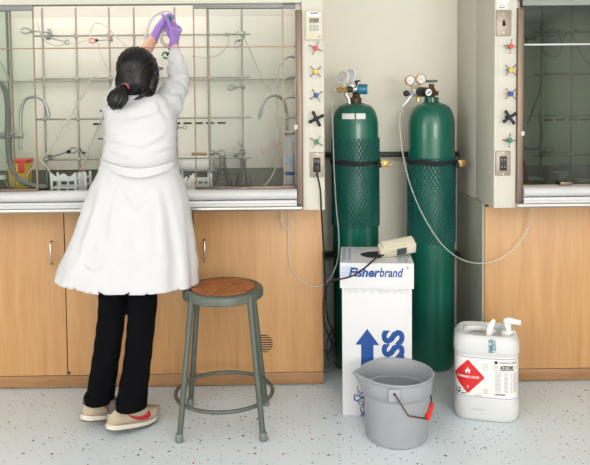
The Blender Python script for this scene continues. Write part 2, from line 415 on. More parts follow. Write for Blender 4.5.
# pink-stained baffle enamel
def stain_mat(pt):
    m = MATS['liner'].copy(); m.name = 'liner_stained'; nt = m.node_tree; b = nt.nodes['Principled BSDF']; L = nt.links.new
    src = b.inputs['Base Color'].links[0].from_socket
    g = nt.nodes.new('ShaderNodeNewGeometry'); d = nt.nodes.new('ShaderNodeVectorMath'); d.operation = 'DISTANCE'
    L(g.outputs['Position'], d.inputs[0]); d.inputs[1].default_value = pt
    r = nt.nodes.new('ShaderNodeMapRange'); r.inputs[1].default_value = .02; r.inputs[2].default_value = .17; r.inputs[3].default_value = 1; r.inputs[4].default_value = 0
    L(d.outputs['Value'], r.inputs[0])
    n = nt.nodes.new('ShaderNodeTexNoise'); n.inputs['Scale'].default_value = 28; n.inputs['Detail'].default_value = 6; L(g.outputs['Position'], n.inputs['Vector'])
    r2 = nt.nodes.new('ShaderNodeMapRange'); r2.inputs[1].default_value = .45; r2.inputs[2].default_value = .75; r2.inputs[4].default_value = .8; L(n.outputs[0], r2.inputs[0])
    mu = nt.nodes.new('ShaderNodeMath'); mu.operation = 'MULTIPLY'; L(r.outputs[0], mu.inputs[0]); L(r2.outputs[0], mu.inputs[1])
    mx = nt.nodes.new('ShaderNodeMix'); mx.data_type = 'RGBA'; L(mu.outputs[0], mx.inputs[0]); L(src, mx.inputs[6]); mx.inputs[7].default_value = lin((232, 160, 158))+(1,)
    L(mx.outputs[2], b.inputs['Base Color']); MATS['liner_stained'] = m
stain_mat(at(273, 147, 3.83))

# ---------------------------------------------------------------- service fittings on the hood posts
def valve(hood, px, py, capm, big=False, twist=.3):
    c = at(px, py, YH); y0 = YH-.001
    b = MB().cyl((c.x, y0, c.z), (c.x, y0-.016, c.z), .012, .010, 14)
    b.cyl((c.x, y0-.016, c.z), (c.x, y0-.034, c.z), .006, .006, 10)
    body = b.build('service_valve', 'black_plastic' if big else 'chrome', hood)
    h = MB(); yc = y0-.036
    for k in range(4):
        a = twist+k*PI/2; dx, dz = math.cos(a), math.sin(a)
        if big:
            h.tube([(c.x, yc, c.z), (c.x+dx*.02, yc, c.z+dz*.02), (c.x+dx*.031, yc, c.z+dz*.031)], [.008, .0068, .0085], 8, 2, dome=True)
        else:
            h.tube([(c.x, yc, c.z), (c.x+dx*.02, yc-.001, c.z+dz*.02), (c.x+dx*.031, yc-.002, c.z+dz*.031)], [.004, .0027, .0036], 8, 1, dome=True)
    h.sphere((c.x, yc, c.z), (.011, .008, .011), 12, 8)
    h.build('cross_handle', 'black_plastic' if big else 'dark_chrome', body)
    if capm: MB().lathe([(.0115, 0), (.0115, .006), (.0095, .009), (.0, .0095)], (c.x, yc-.004, c.z), 16, frame_z((0, -1, 0))).build('index_cap', capm, body)
def plate(hood, px0, px1, py0, py1, kind):
    a = at(px0, py0, YH); b = at(px1, py1, YH); x0, x1, z1, z0 = a.x, b.x, a.z, b.z; cx, cz = (x0+x1)/2, (z0+z1)/2
    nm = 'switch_plate' if kind == 'switch' else 'outlet_plate'
    p = MB().box(x0, x1, YH-.007, YH+.001, z0, z1).build(nm, 'plate_steel', hood, bevel=.003)
    for s in (-1, 1):
        MB().lathe([(.003, 0), (.003, .001), (.0001, .0018)], (cx, YH-.0069, cz+s*(z1-z0)*(.36 if kind == 'switch' else .44)), 10, frame_z((0, -1, 0))).build('screw', 'chrome', p)
    if kind == 'switch':
        MB().box(cx-.006, cx+.006, YH-.0085, YH-.006, cz-.013, cz+.013).build('toggle_slot', 'ink_black', p)
        MB().obox(Matrix.Translation((cx, YH-.015, cz-.006)) @ Matrix.Rotation(.5, 4, 'X'), .008, .02, .010).build('toggle', 'black_plastic', p, bevel=.002)
    else:
        MB().box(cx-.017, cx+.017, YH-.0095, YH-.006, cz-.034, cz+.034).build('receptacle', 'black_plastic', p, bevel=.002)
        for s in (-1, 1):
            for dx in (-.007, .007):
                MB().box(cx+dx-.0012, cx+dx+.0012, YH-.0099, YH-.009, cz+s*.017-.004, cz+s*.017+.005).build('blade_slot', 'ink_grey', p)
    return cx, cz

def sill(hood, x0, x1, xr0, xr1):
    z = lambda py: zt(py, 3.2, 200)
    za, zb = z(190), z(200.5)
    prof = [(3.262, za-.003)]+[(3.205-math.sin(a)*.03, (za+zb)/2+math.cos(a)*(za-zb)/2) for a in [i*PI/8 for i in range(9)]]+[(3.262, zb)]
    MB().loft([[Vector((x, y, zz)) for y, zz in prof] for x in (x0, x1)]).build('sill_airfoil', 'sill_white', hood, sharp=50)
    MB().box(x0, x1, 3.186, 3.262, z(205.8), z(200.8)).build('sill_strip', 'sill_white', hood, bevel=.003)
    zc, r = (z(206)+z(210.8))/2, (z(206)-z(210.8))/2
    MB().tube([(xr0, 3.178, zc), (xr1, 3.178, zc)], r, 14, 1).build('sill_rail', 'rail_steel', hood)
    MB().box(x0, x1, 3.18, 3.262, zc-r*.5, zc+r*1.9).build('sill_base', 'sill_white', hood)

def pane(hood, x0, x1, y, z0, z1, gl, edge_l=True, edge_r=True, top=None):
    p = MB().box(x0, x1, y, y+.005, z0, z1).build('sash_pane', gl, hood)
    e = .0036
    if edge_l: MB().box(x0-e, x0+e*.4, y-.003, y+.008, z0-.004, z1).build('pane_edge', 'copper_edge', p, bevel=.001)
    if edge_r: MB().box(x1-e*.4, x1+e, y-.003, y+.008, z0-.004, z1).build('pane_edge', 'copper_edge', p, bevel=.001)
    MB().box(x0-.003, x1+.003, y-.005, y+.010, z0-.012, z0).build('pane_bottom_rail', 'jamb_steel', p, bevel=.001)
    MB().box(x0-.003, x1+.003, y-.006, y+.011, z1-(top or .02), z1+.004).build('pane_top_rail', 'sash_grey', p, bevel=.001)
    return p

# ================================================================ left hood (lit)
LH = thing('fume_hood', 'lit fume hood with open glass sash that the person reaches into', 'fume hood', (-.95, 3.55, .916), 'fume hoods')
HX0 = -2.3; zb_ = .916; ztop = 2.42
xin = xt(296, YH); xj = xt(302.3, YH)
MB().box(xj, XE, YH, 3.895, zb_, ztop).build('end_post', 'cream_paint', LH, bevel=.0025)
MB().box(xin, xj-.0005, YH-.012, YH+.05, zt(205.5, YH, 300), zt(10, YH, 300)).build('sash_jamb', 'jamb_steel', LH, bevel=.004, bseg=3)
MB().box(xin+.001, xj-.0005, YH+.05, 3.895, zb_, ztop).build('inner_side', 'liner', LH)
MB().box(HX0, xj-.001, YH+.004, YH+.03, zt(3.6, YH, 150), ztop).build('header_panel', 'cream_paint', LH, bevel=.002)
MB().box(HX0, xin, YH+.045, YH+.065, zt(5.2, YH+.05, 150), zt(3, YH+.05, 150)+.05).build('sash_track', 'sash_grey', LH)
MB().box(HX0, xin, 3.885, 3.895, zb_, ztop).build('back_liner', 'plenum_shade', LH)
MB().box(HX0-.05, HX0, YH, 3.895, zb_, ztop).build('end_post', 'cream_paint', LH)
MB().box(HX0, xin, YH+.03, 3.895, 2.3, 2.32).build('top_liner', 'liner', LH)
MB().box(HX0, xin, 3.262, 3.885, zb_, .945).build('worktop', 'epoxy_black', LH, bevel=.002)
MB().box(HX0, xin, 3.80, 3.812, zt(80, 3.80, 150), zt(17, 3.80, 150)).build('upper_baffle', 'liner', LH, bevel=.002)
MB().box(HX0, xin, 3.84, 3.85, zt(18, 3.84, 150), 2.3).build('top_baffle', 'liner', LH)
lb = MB().box(HX0, xin, 3.83, 3.84, zt(168.5, 3.83, 200), zt(79, 3.83, 150)).build('lower_baffle', 'liner_stained', LH, bevel=.002)
z0 = zt(123.3, 3.83, 180)
for i in range(12):
    if i in (1, 2, 3, 4, 5, 6): pass
    xa_ = xt(93+i*11.3, 3.83, 123); xb_ = xt(93+i*11.3+8.3, 3.83, 123)
    MB().box(xa_, xb_, 3.8288, 3.835, z0-.0055, z0+.0055).build('baffle_slot', 'ink_black', lb)
sill(LH, HX0, xin, HX0, xt(300.3, 3.17))
zs0, zs1 = zt(187.6, 3.235, 150), zt(4.2, 3.235, 150)
pane(LH, HX0+.02, xt(34.8, 3.232), 3.232, zs0, zs1, 'pane_green', False, True, .026)
pane(LH, HX0+.3, xt(12, 3.25), 3.252, zs0, zs1, 'pane_green', False, True, .026)
p1 = pane(LH, xt(195.0, 3.232), xt(283.3, 3.232), 3.232, zs0, zs1, 'pane_clear', True, True, .022)
pane(LH, xt(208.5, 3.252), xin-.002, 3.252, zs0, zs1, 'pane_clear', True, False, .022)
hp = at(241.5, 188.5, 3.225)
MB().box(hp.x-.021, hp.x+.021, 3.208, 3.227, hp.z-.008, hp.z+.008).build('sash_pull', 'jamb_steel', p1, bevel=.002)
MB().box(hp.x-.007, hp.x+.007, 3.205, 3.225, hp.z-.016, hp.z-.008).build('latch', 'dark_rail', p1, bevel=.001)
zbar = zt(47.6, 3.222, 150)
MB().box(HX0+.02, xin, 3.219, 3.226, zbar-.003, zbar+.003).build('sash_crossbar', 'copper_edge', LH, bevel=.001)
# alarm monitor on the post
a = at(305.3, 11, YH); b = at(322.3, 40, YH)
mo = MB().box(a.x, b.x, YH-.016, YH+.001, b.z, a.z).build('airflow_monitor', 'cream_plastic', LH, bevel=.003)
W_, H_ = b.x-a.x, a.z-b.z
def mrect(nm, u0, u1, v0, v1, m, d=.001): return MB().box(a.x+u0*W_, a.x+u1*W_, YH-.016-d, YH-.015, a.z-v1*H_, a.z-v0*H_).build(nm, m, mo)
mrect('name_strip', .12, .88, .06, .2, 'white_plastic', .0006)
mrect('lettering', .28, .78, .075, .11, 'ink_black', .001)
mrect('screen', .22, .8, .26, .42, 'lcd', .0008)
mrect('screen_digits', .52, .74, .31, .37, 'lcd_dark', .0012)
for i in range(3):
    for j in range(2):
        mrect('key', .24+i*.19, .39+i*.19, .5+j*.11, .585+j*.11, 'key_grey', .0016)
        mrect('key_mark', .29+i*.19, .34+i*.19, .53+j*.11, .555+j*.11, 'green_plastic' if (i, j) == (1, 0) else ('red_plastic' if (i, j) == (2, 1) else 'ink_grey'), .002)
mrect('lettering', .72, .86, .885, .905, 'ink_black', .001)
for v in (-.04, .205, .83, 1.05):
    MB().lathe([(.0028, 0), (.0028, .001), (.0001, .0016)], (a.x+W_/2, YH-(.016 if 0 < v < 1 else .001), a.z-v*H_), 10, frame_z((0, -1, 0))).build('screw', 'steel', mo)
for (px, py, m, big, tw) in ((315.3, 48.8, 'red_plastic', 0, 1.15), (315.3, 72, 'yellow_plastic', 0, .75), (315.8, 95.5, 'blue_plastic', 0, .55), (316, 118.6, None, 1, .45), (316.2, 141.5, 'green_plastic', 0, 1.0)):
    valve(LH, px, py, m, big, tw)
OUT_L = plate(LH, 309.6, 325-.9, 152.3, 177, 'outlet')

# ================================================================ right hood (dark inside)
RH = thing('fume_hood', 'unlit fume hood with dark closed glass sash at right', 'fume hood', (1.95, 3.55, .916), 'fume hoods')
RX1 = XR+1.9; rj0, rj1 = xt(516.3, YH), xt(523, YH)
ys = 3.52
MB().box(XR, XR+.02, YH, ys-.001, zb_, ztop).build('side_panel', 'cream_paint', RH, bevel=.0015)
MB().box(XR+.0006, XR+.02, ys+.001, YW-.002, zb_, ztop).build('side_panel', 'cream_paint', RH, bevel=.0015)
MB().box(XR+.012, rj0, YH+.0008, YH+.1, zb_, ztop).build('front_post', 'cream_paint', RH, bevel=.002)
MB().box(rj0+.0005, rj1, YH-.012, YH+.05, zt(203, YH, 520), zt(8, YH, 520)).build('sash_jamb', 'jamb_steel', RH, bevel=.004, bseg=3)
MB().box(rj0, rj1-.001, YH+.05, 3.895, zb_, ztop).build('inner_side', 'liner', RH)
MB().box(rj0, RX1, YH+.004, YH+.03, zt(-1, YH, 550), ztop).build('header_panel', 'cream_paint', RH, bevel=.002)
MB().box(rj1, RX1, 3.885, 3.895, zb_, ztop).build('back_liner', 'plenum_shade', RH)
MB().box(RX1, RX1+.05, YH, 3.895, zb_, ztop).build('end_post', 'cream_paint', RH)
MB().box(rj1, RX1, YH+.03, 3.895, 2.3, 2.32).build('top_liner', 'liner', RH)
MB().box(rj1, RX1, 3.262, 3.885, zb_, .945).build('worktop', 'epoxy_black', RH, bevel=.002)
MB().box(rj1, RX1, 3.80, 3.812, zt(76, 3.80, 550), zt(13, 3.80, 550)).build('upper_baffle', 'liner', RH, bevel=.002)
MB().box(rj1, RX1, 3.84, 3.85, zt(14, 3.84, 550), 2.3).build('top_baffle', 'liner', RH)
lb = MB().box(rj1, RX1, 3.83, 3.84, zt(165, 3.83, 550), zt(75, 3.83, 550)).build('lower_baffle', 'liner', RH, bevel=.002)
z0 = zt(119.8, 3.83, 560)
for i in range(5):
    xa_ = xt(543.8+i*12, 3.83, 123); xb_ = xt(543.8+i*12+9.2, 3.83, 123)
    MB().box(xa_, xb_, 3.8288, 3.835, z0-.0055, z0+.0055).build('baffle_slot', 'ink_black', lb)
sill(RH, rj1, RX1, xt(518.8, 3.17), RX1)
zs0, zs1 = zt(184.5, 3.235, 550), zt(-3, 3.235, 550)
p1 = pane(RH, rj1, RX1-.01, 3.236, zs0, zs1, 'pane_dark', False, False, .012)
MB().box(rj1, RX1, 3.224, 3.25, zt(5.8, 3.235, 550), zt(-3, 3.235, 550)).build('sash_track', 'sash_grey', RH, bevel=.002)
hp = at(565, 183.3, 3.225)
MB().box(hp.x-.028, hp.x+.028, 3.208, 3.229, hp.z-.009, hp.z+.009).build('sash_pull', 'jamb_steel', p1, bevel=.002)
zbar = zt(44.4, 3.222, 555)
MB().box(rj1, RX1-.01, 3.222, 3.231, zbar-.004, zbar+.004).build('sash_crossbar', 'sill_white', RH, bevel=.001)
plate(RH, 495.8, 511, 10.3, 36, 'switch')
a = at(496.5, -2, YH); b = at(509, 2.6, YH)
MB().box(a.x, b.x, YH-.001, YH+.001, b.z, a.z).build('sticker', 'paper', RH)
a = at(497.5, 3.6, YH); b = at(507, 9, YH)
st = MB().box(a.x, b.x, YH-.001, YH+.001, b.z, a.z).build('sticker', 'paper', RH)
for u in (.3, .62):
    for v in (.3, .7):
        MB().box(a.x+(b.x-a.x)*u-.006, a.x+(b.x-a.x)*u+.006, YH-.0014, YH, a.z+(b.z-a.z)*v-.0018, a.z+(b.z-a.z)*v+.0018).build('lettering', 'ink_black' if v > .5 else 'ink_grey', st)
for (px, py, m, big, tw) in ((508, 47, 'red_plastic', 0, 1.45), (508, 70.5, 'yellow_plastic', 0, .8), (508, 94, 'blue_plastic', 0, .75), (507.3, 117.3, None, 1, .6), (507, 140, 'green_plastic', 0, 1.5)):
    valve(RH, px, py, m, big, tw)
OUT_R = plate(RH, 495.3, 510.2, 151, 175.5, 'outlet')
# ---------------------------------------------------------------- gas cylinders
YCY = 3.65
def gauge(parent, c, d, r, ringm='steel', nm='gauge', tick=True):
    """pressure gauge whose face looks along d"""
    d = Vector(d).normalized(); M = frame_z(d); c = Vector(c)
    g = MB().lathe([(r*.5, -.020), (r*.9, -.018), (r*.96, 0), (r, .004), (r*.9, .0065), (r*.88, .003), (0.0005, .003)], c, 28, M).build(nm, ringm, parent)
    MB().lathe([(r*.87, .003), (r*.87, .0036), (.0004, .0038)], c, 24, M).build('dial', 'paper', g)
    t = MB()
    for i in range(11):
        a = math.radians(225-27*i); p = M @ Vector((math.cos(a)*r*.68, math.sin(a)*r*.68, .0042)); 
        t.obox(Matrix.Translation(c+p) @ M.to_4x4() @ Matrix.Rotation(a, 4, 'Z'), r*.2, r*.05, .0004)
    t.build('scale_marks', 'ink_black', g)
    MB().obox(Matrix.Translation(c+M @ Vector((-r*.12, -r*.1, .0048))) @ M.to_4x4() @ Matrix.Rotation(.7, 4, 'Z'), r*.75, r*.07, .0006).build('needle', 'label_red', g)
    return g
def cylinder(px, z_sh, z_neck, label, netpx, seed):
    """steel cylinder standing on the floor; z_sh where the shoulder starts, z_neck its top"""
    R = .1215; c = at(px, 250, YCY); X = c.x
    t = thing('gas_cylinder', label, 'gas cylinder', (X, YCY, 0), 'green gas cylinders')
    h = z_neck-.035-z_sh
    prof = [(.001, .0), (R*.82, 0), (R*.93, .006), (R, .022), (R, z_sh)]+[(R*(math.cos(a)**.75)*(1)+.040*(1-math.cos(a)**.75), z_sh+h*math.sin(a)) for a in [i*PI/2/9 for i in range(1, 9)]]+[(.041, z_sh+h), (.001, z_sh+h)]
    MB().lathe(prof, (X, YCY, 0), 48).build('body', 'cyl_green', t, sharp=50)
    n = MB(); z0, z1 = netpx; N = 37; Rn = .1255; pitch = .035; turns = (z1-z0)/pitch
    rnd = random.Random(seed)
    for sgn in (-1, 1):
        for k in range(N):
            P = []; S = int((z1-z0)/.02)
            for i in range(S+1):
                f = i/S; a = 2*PI*(k+sgn*f*turns)/N; wob = 1+.004*math.sin(a*3+f*9)
                P.append((X+Rn*wob*math.cos(a), YCY+Rn*wob*math.sin(a), z0+(z1-z0)*f))
            n.tube(P, .0022, 4, 1, False)
    n.build('protective_net', 'net_green', t)
    MB().lathe([(.043, z_sh+h-.012), (.05, z_sh+h-.009), (.05, z_sh+h+.002), (.043, z_sh+h+.005)], (X, YCY, 0), 28).build('neck_collar', 'iron_brown' if seed == 1 else 'net_green', t)
    MB().lathe([(.034 if seed == 1 else .038, z_sh+h), (.035 if seed == 1 else .038, z_sh+h+.03), (.03, z_sh+h+.034), (.001, z_sh+h+.034)], (X, YCY, 0), 24).build('neck_ring', 'iron_brown' if seed == 1 else 'cyl_green', t)
    return t, X, z_sh+h+.034
z_ = lambda py: zt(py, YCY, 390)
T1, X1, ZN1 = cylinder(355.8, z_(126), z_(97), 'green gas cylinder with blue-knobbed regulator and white shoulder stickers, behind the white box', (z_(224), z_(137.5)), 1)
T2, X2, ZN2 = cylinder(431.3, z_(127), z_(97), 'green gas cylinder with two round dial gauges and black-knobbed regulator, right of the box', (z_(241), z_(157)), 2)
# stickers on the shoulder of the first cylinder
for pxa, pxb in ((341, 353), (354.5, 364)):
    V = []; F = []; n = 7
    ha = z_(126); h = z_(97)-.035-ha; R = .1215
    for j, py in enumerate((112.8, 115.5, 118.2)):
        z = z_(py); s = min(max((z-ha)/h, 0), .99); ca = math.sqrt(1-s*s)**.75; r = R*ca+.040*(1-ca)+.0012
        for i in range(n):
            px = pxa+(pxb-pxa)*i/(n-1); dx = (px-355.8)/(FPX/3.58); a = math.asin(max(-1, min(1, dx/r)))
            V.append((X1+r*math.sin(a), YCY-r*math.cos(a), z))
    F = [(j*n+i, j*n+i+1, (j+1)*n+i+1, (j+1)*n+i) for j in range(2) for i in range(n-1)]
    MB().add(V, F).build('sticker', 'paper', T1)
# --- regulator of the first cylinder (seen from its side)
Yr = 3.60
q = lambda px, py, Y=Yr: at(px, py, Y)
vb = MB().cyl((X1+.006, YCY, ZN1-.004), (X1+.006, YCY, ZN1+.05), .021, .017, 14)
vb.cyl((X1+.006, YCY, ZN1+.03), (X1+.006, YCY-.05, ZN1+.03), .011, .011, 12)
v = vb.build('cylinder_valve', 'iron_brown', T1)
hw = q(357.2, 81, YCY)
m = MB().torus((X1+.006, YCY, hw.z), .019, .004, 20, 8).cyl((X1+.006, YCY, ZN1+.05), (X1+.006, YCY, hw.z+.004), .007, .009, 10)
for k in range(3): 
    a = k*2*PI/3; m.cyl((X1+.006, YCY, hw.z), (X1+.006+.019*math.cos(a), YCY+.019*math.sin(a), hw.z), .003)
m.build('handwheel', 'dark_rail', v)
b = MB().sphere(q(352, 86.5), (.023, .022, .024), 16, 10)
b.cyl(q(346, 89.5), q(358.5, 89), .014, .014, 14)
b.tube([q(352, 88), q(346, 94), q(348.5, 98), q(349.5, 104)], [.010, .010, .009, .008], 10, 3)
b.tube([q(343.5, 84), q(348, 85), q(352, 86)], .006, 8, 1)
b.cyl(q(343.5, 80), q(344, 86), .006, .006, 10); b.cyl(q(351, 79), q(351.5, 86), .006, .006, 10)
rg = b.build('regulator', 'nickel', T1)
gauge(rg, q(343, 77.3, 3.585), (-.72, -.68, .12), .037, 'white_plastic')
gauge(rg, q(350.3, 75.6, 3.60), (-.72, -.68, .12), .037, 'white_plastic')
MB().cyl(q(347.2, 89.4, 3.58), q(352.8, 89.4, 3.58), .017, .015, 14).build('outlet_knob', 'black_plastic', rg, bevel=.003)
br = MB(); 
for (pa, pb, r) in ((336.5, 339.5, .010), (339.5, 342, .014), (342, 345, .011), (345, 347.5, .014)): br.cyl(q(pa, 89.9, 3.58), q(pb, 89.8, 3.58), r, r, 8)
br.build('outlet_fitting', 'brass', rg)
MB().tube([q(332.8, 90, 3.58), q(334, 90, 3.58), q(336.5, 89.9, 3.58)], [.004, .006, .005], 8).build('hose_barb', 'nickel', rg)
kb = MB(); pa, pb = q(358, 89, 3.585), q(367.6, 89.3, 3.575); M = frame_z(pb-pa); L = (pb-pa).length
for i in range(2): pass
S = 36; rings = []
for f, rr in ((0, .021), (.04, .0255), (.9, .0265), (1, .023)):
    rings.append([pa+M @ Vector(((rr*(1+.035*math.cos(12*2*PI*k/S)))*math.cos(2*PI*k/S), (rr*(1+.035*math.cos(12*2*PI*k/S)))*math.sin(2*PI*k/S), f*L)) for k in range(S)])
kb.loft(rings); k_ = kb.build('adjusting_knob', 'teal_plastic', rg, sharp=60)
MB().lathe([(.019, 0), (.018, .002), (.001, .003)], pb, 20, M).build('knob_cap', 'paper', k_)
# --- regulator of the second cylinder (gauges face the room)
vb = MB().cyl((X2, YCY, ZN2-.004), (X2, YCY, q(431, 84, YCY).z), .018, .014, 14).sphere((X2, YCY, q(431, 92, YCY).z), .026, 14, 8)
vb.cyl((X2, YCY, q(431, 93, YCY).z), (X2+.034, YCY-.01, q(431, 93.5, YCY).z), .010, .012, 12)
v = vb.build('cylinder_valve', 'iron_brown', T2)
zc = q(431, 81.2, YCY).z
m = MB().torus((X2, YCY, zc), .026, .0068, 24, 8).sphere((X2, YCY, zc), (.009, .009, .007), 10, 8)
for k in range(4):
    a = k*PI/2+.4; m.cyl((X2, YCY, zc), (X2+.026*math.cos(a), YCY+.026*math.sin(a), zc-.001), .0035)
m.build('handwheel', 'sash_grey', v)
Yr = 3.56
b = MB().sphere(q(415.6, 91), (.028, .024, .028), 18, 12).cyl(q(415.6, 91), q(430, 92.5, 3.63), .011, .011, 14)
b.lathe([(.029, -.006), (.031, 0), (.029, .006)], q(415.6, 91), 20, frame_z((.6, -.75, -.1)))
rg = b.build('regulator', 'nickel', T2)
gauge(rg, q(410.2, 80.3, 3.545), (.2, -.97, .05), .0262, 'brass')
gauge(rg, q(421, 79, 3.55), (.2, -.97, .05), .0275, 'brass')
MB().cyl(q(411, 85), q(413.5, 89), .006, .006, 10).cyl(q(420, 84), q(418, 88), .006, .006, 10).build('gauge_stem', 'brass', rg)
pa, pb = q(419.5, 91.8, 3.55), q(428.6, 92.4, 3.475); M = frame_z(pb-pa); L = (pb-pa).length; rings = []
for f, rr in ((0, .020), (.04, .0245), (.92, .025), (1, .022)):
    rings.append([pa+M @ Vector(((rr*(1+.035*math.cos(12*2*PI*k/S)))*math.cos(2*PI*k/S), (rr*(1+.035*math.cos(12*2*PI*k/S)))*math.sin(2*PI*k/S), f*L)) for k in range(S)])
k_ = MB().loft(rings).build('adjusting_knob', 'black_plastic', rg, sharp=60)
MB().lathe([(.0185, 0), (.018, .002), (.001, .003)], pb, 20, M).build('knob_cap', 'paper', k_)
MB().obox(Matrix.Translation(pb+M @ Vector((0, 0, .0034))) @ M.to_4x4() @ Matrix.Rotation(.9, 4, 'Z'), .022, .005, .0006).build('cap_mark', 'ink_black', k_)
MB().cyl(q(418, 96), q(418, 101), .008, .009, 6).build('relief_valve', 'brass', rg)
ov = MB().tube([q(412, 93), q(410, 97), q(406.5, 102), q(402, 107)], [.008, .009, .008, .004], 10, 2).build('outlet_valve', 'nickel', rg)
MB().sphere(q(406.2, 93.4, 3.53), (.0165, .014, .0165), 14, 10).cyl(q(406.2, 93.4, 3.53), q(411, 95), .004).build('outlet_knob', 'black_plastic', rg)

# straps and zinc brackets tying the cylinders to the rail
for X, pz, lab, tilt, bx in ((X1, 163.3, 'black webbing strap round the blue-knobbed gas cylinder', .05, .13), (X2, 163.8, 'black webbing strap round the gas cylinder with dial gauges', .06, .11)):
    z = zt(pz, YCY-.12, 390)
    t = thing('cylinder_strap', lab, 'strap', (X, YCY, z), 'cylinder straps'); n = 48; R = .1295
    def sz(a): return z-tilt*R*math.cos(a)*.45+.003*math.sin(5*a)
    rr = []
    for k in range(n):
        a = 2*PI*k/n; hh = .0115*(1+.25*math.sin(3*a+1))
        rr.append([Vector((X+r*math.cos(a), YCY+r*math.sin(a), sz(a)+dz)) for r, dz in ((R, -hh), (R+.004, -hh), (R+.004, hh), (R, hh))])
    MB().loft(rr, False, True).build('webbing', 'strap_black', t)
    bz = sz(0); x0 = X+R*.82
    b = MB().box(x0+.012, X+R+.03, YCY-.105, YCY-.100, bz-.018, bz+.018)
    b.box(X+R+.004, X+R+.008, YCY-.105, YCY+.17, bz-.006, bz+.012)
    b.box(X+R-.012, X+R+bx*.45, YCY-.10, YCY-.085, bz-.012, bz-.002); b.box(X+R-.012, X+R+bx*.3, YCY-.09, YCY-.07, bz+.004, bz+.013)
    b.build('bracket', 'zinc_yellow', t, bevel=.002)
    MB().box(X+R-.03, X+R-.008, YCY-.118, YCY-.106, bz-.02, bz+.006).build('buckle', 'strap_black', t, bevel=.003)
    MB().cyl((X+R+.012, YCY-.115, bz+.004), (X+R+.012, YCY-.100, bz+.004), .007, .007, 6).build('bolt', 'brass' if X == X1 else 'red_plastic', t)

# ---------------------------------------------------------------- broken-glass box
bA = ground(342.6, 415.9)
BX0, BY0 = bA.x, bA.y
BW = .311
BD = .33
GB = thing('glass_disposal_box', 'tall white cardboard glass-disposal box with blue print, behind the grey bucket', 'box', (BX0+BW/2, BY0+BD/2, 0))
def bxf(u, v, w=0): return Vector((BX0+u, BY0-w, v))      # front face coordinates
ZL0 = at(375, 287.5, BY0-.004).z; ZL1 = at(375, 262.3, BY0-.004).z
MB().box(BX0, BX0+BW, BY0, BY0+BD, .001, ZL1-.012).build('carton', 'box_card', GB, bevel=.003)
# lid: four skirts and a top with a round mouth
lx0, lx1, ly0, ly1 = BX0-.008, BX0+BW+.008, BY0-.007, BY0+BD+.007
hx, hy = (ground(374, 253.3, ZL1).x, ground(374, 253.3, ZL1).y); ha, hb = .085, .088
bm = MB(); n = 48; outer = []; inner = []
for k in range(n):
    a = 2*PI*k/n; dx, dy = math.cos(a), math.sin(a)
    tx = ((lx1 if dx > 0 else lx0)-hx)/dx if abs(dx) > 1e-6 else 1e9; ty = ((ly1 if dy > 0 else ly0)-hy)/dy if abs(dy) > 1e-6 else 1e9
    s = min(tx, ty); outer.append((hx+dx*s, hy+dy*s)); inner.append((hx+dx*ha, hy+dy*hb))
for cx_, cy_ in ((lx0, ly0), (lx1, ly0), (lx1, ly1), (lx0, ly1)):
    k = min(range(n), key=lambda i: (outer[i][0]-cx_)**2+(outer[i][1]-cy_)**2); outer[k] = (cx_, cy_)
rings = [[Vector((x, y, z)) for x, y in P] for P, z in ((inner, ZL1-.006), (inner, ZL1), (outer, ZL1), (outer, ZL0), ([(x*.97+(lx0+lx1)/2*.03, y*.97+(ly0+ly1)/2*.03) for x, y in outer], ZL0), ([(x*.97+(lx0+lx1)/2*.03, y*.97+(ly0+ly1)/2*.03) for x, y in outer], ZL1-.006))]
bm.loft(rings, False, True); LID = bm.build('lid', 'box_card', GB, sharp=30)
MB().lathe([(.0005, ZL1-.0105), (ha+.012, ZL1-.0105), (ha+.012, ZL1-.0075)], (hx, hy, 0), 32).build('mouth_dark', 'ink_black', GB)  # black disc painted for the dark hollow seen through the mouth
lf = lambda u, v: Vector((lx0+u, ly0-.0008, ZL0+v)); LW, LHh = lx1-lx0, ZL1-ZL0
sc_ = LW/75.0
u1 = (349-340)*sc_
l1 = letters('lettering', 'Fisher', lf, 'ink_blue', LID, width=32*sc_, u0=u1, v0=LHh*.47, size=.056, bold=.0022, shear=.22)
letters('lettering', 'brand', lf, 'ink_blue', LID, width=24*sc_, u0=u1+31.3*sc_, v0=LHh*.47, size=.056, bold=.0012, shear=.22)
letters('lettering', '®', lf, 'ink_blue', LID, width=2.2*sc_, u0=u1+58.5*sc_, v0=LHh*.76, size=.02)
st = MB()
for i in range(6):
    v = LHh*(.45+i*.075); st.add([lf(0.002, v), lf(u1+.004+i*.002, v), lf(u1+.004+i*.002, v+.0035), lf(.002, v+.0035)], [(0, 1, 2, 3)])
st.build('speed_stripes', 'ink_pale', LID, smooth=False)
# small blue print on the lid top (too small to read): columns of bars
tp = lambda u, v: Vector((lx0+u*LW, ly0+v*(ly1-ly0), ZL1+.0008))
pr = MB()
for (ua, ub, va, vb2, nl) in ((.03, .075, .12, .95, 3), (.115, .155, .2, .92, 2), (.2, .33, .86, .92, 1), (.80, .86, .06, .35, 2), (.88, .94, .06, .35, 2)):
    r_ = random.Random(int(ua*100))
    for i in range(nl):
        uu = ua+(ub-ua)*i/max(nl, 1); du = (ub-ua)/nl*.72
        if nl == 1:
            for j in range(6): u_ = ua+(ub-ua)*j/6; pr.add([tp(u_, va), tp(u_+.013, va), tp(u_+.013, vb2), tp(u_, vb2)], [(0, 1, 2, 3)])
        else:
            v = va
            while v < vb2:
                l = r_.uniform(.03, .09); pr.add([tp(uu, v), tp(uu+du, v), tp(uu+du, min(v+l, vb2)), tp(uu, min(v+l, vb2))], [(0, 1, 2, 3)]); v += l+.02
tag(pr.build('small_print', 'ink_pale', LID, smooth=False), kind='stuff')
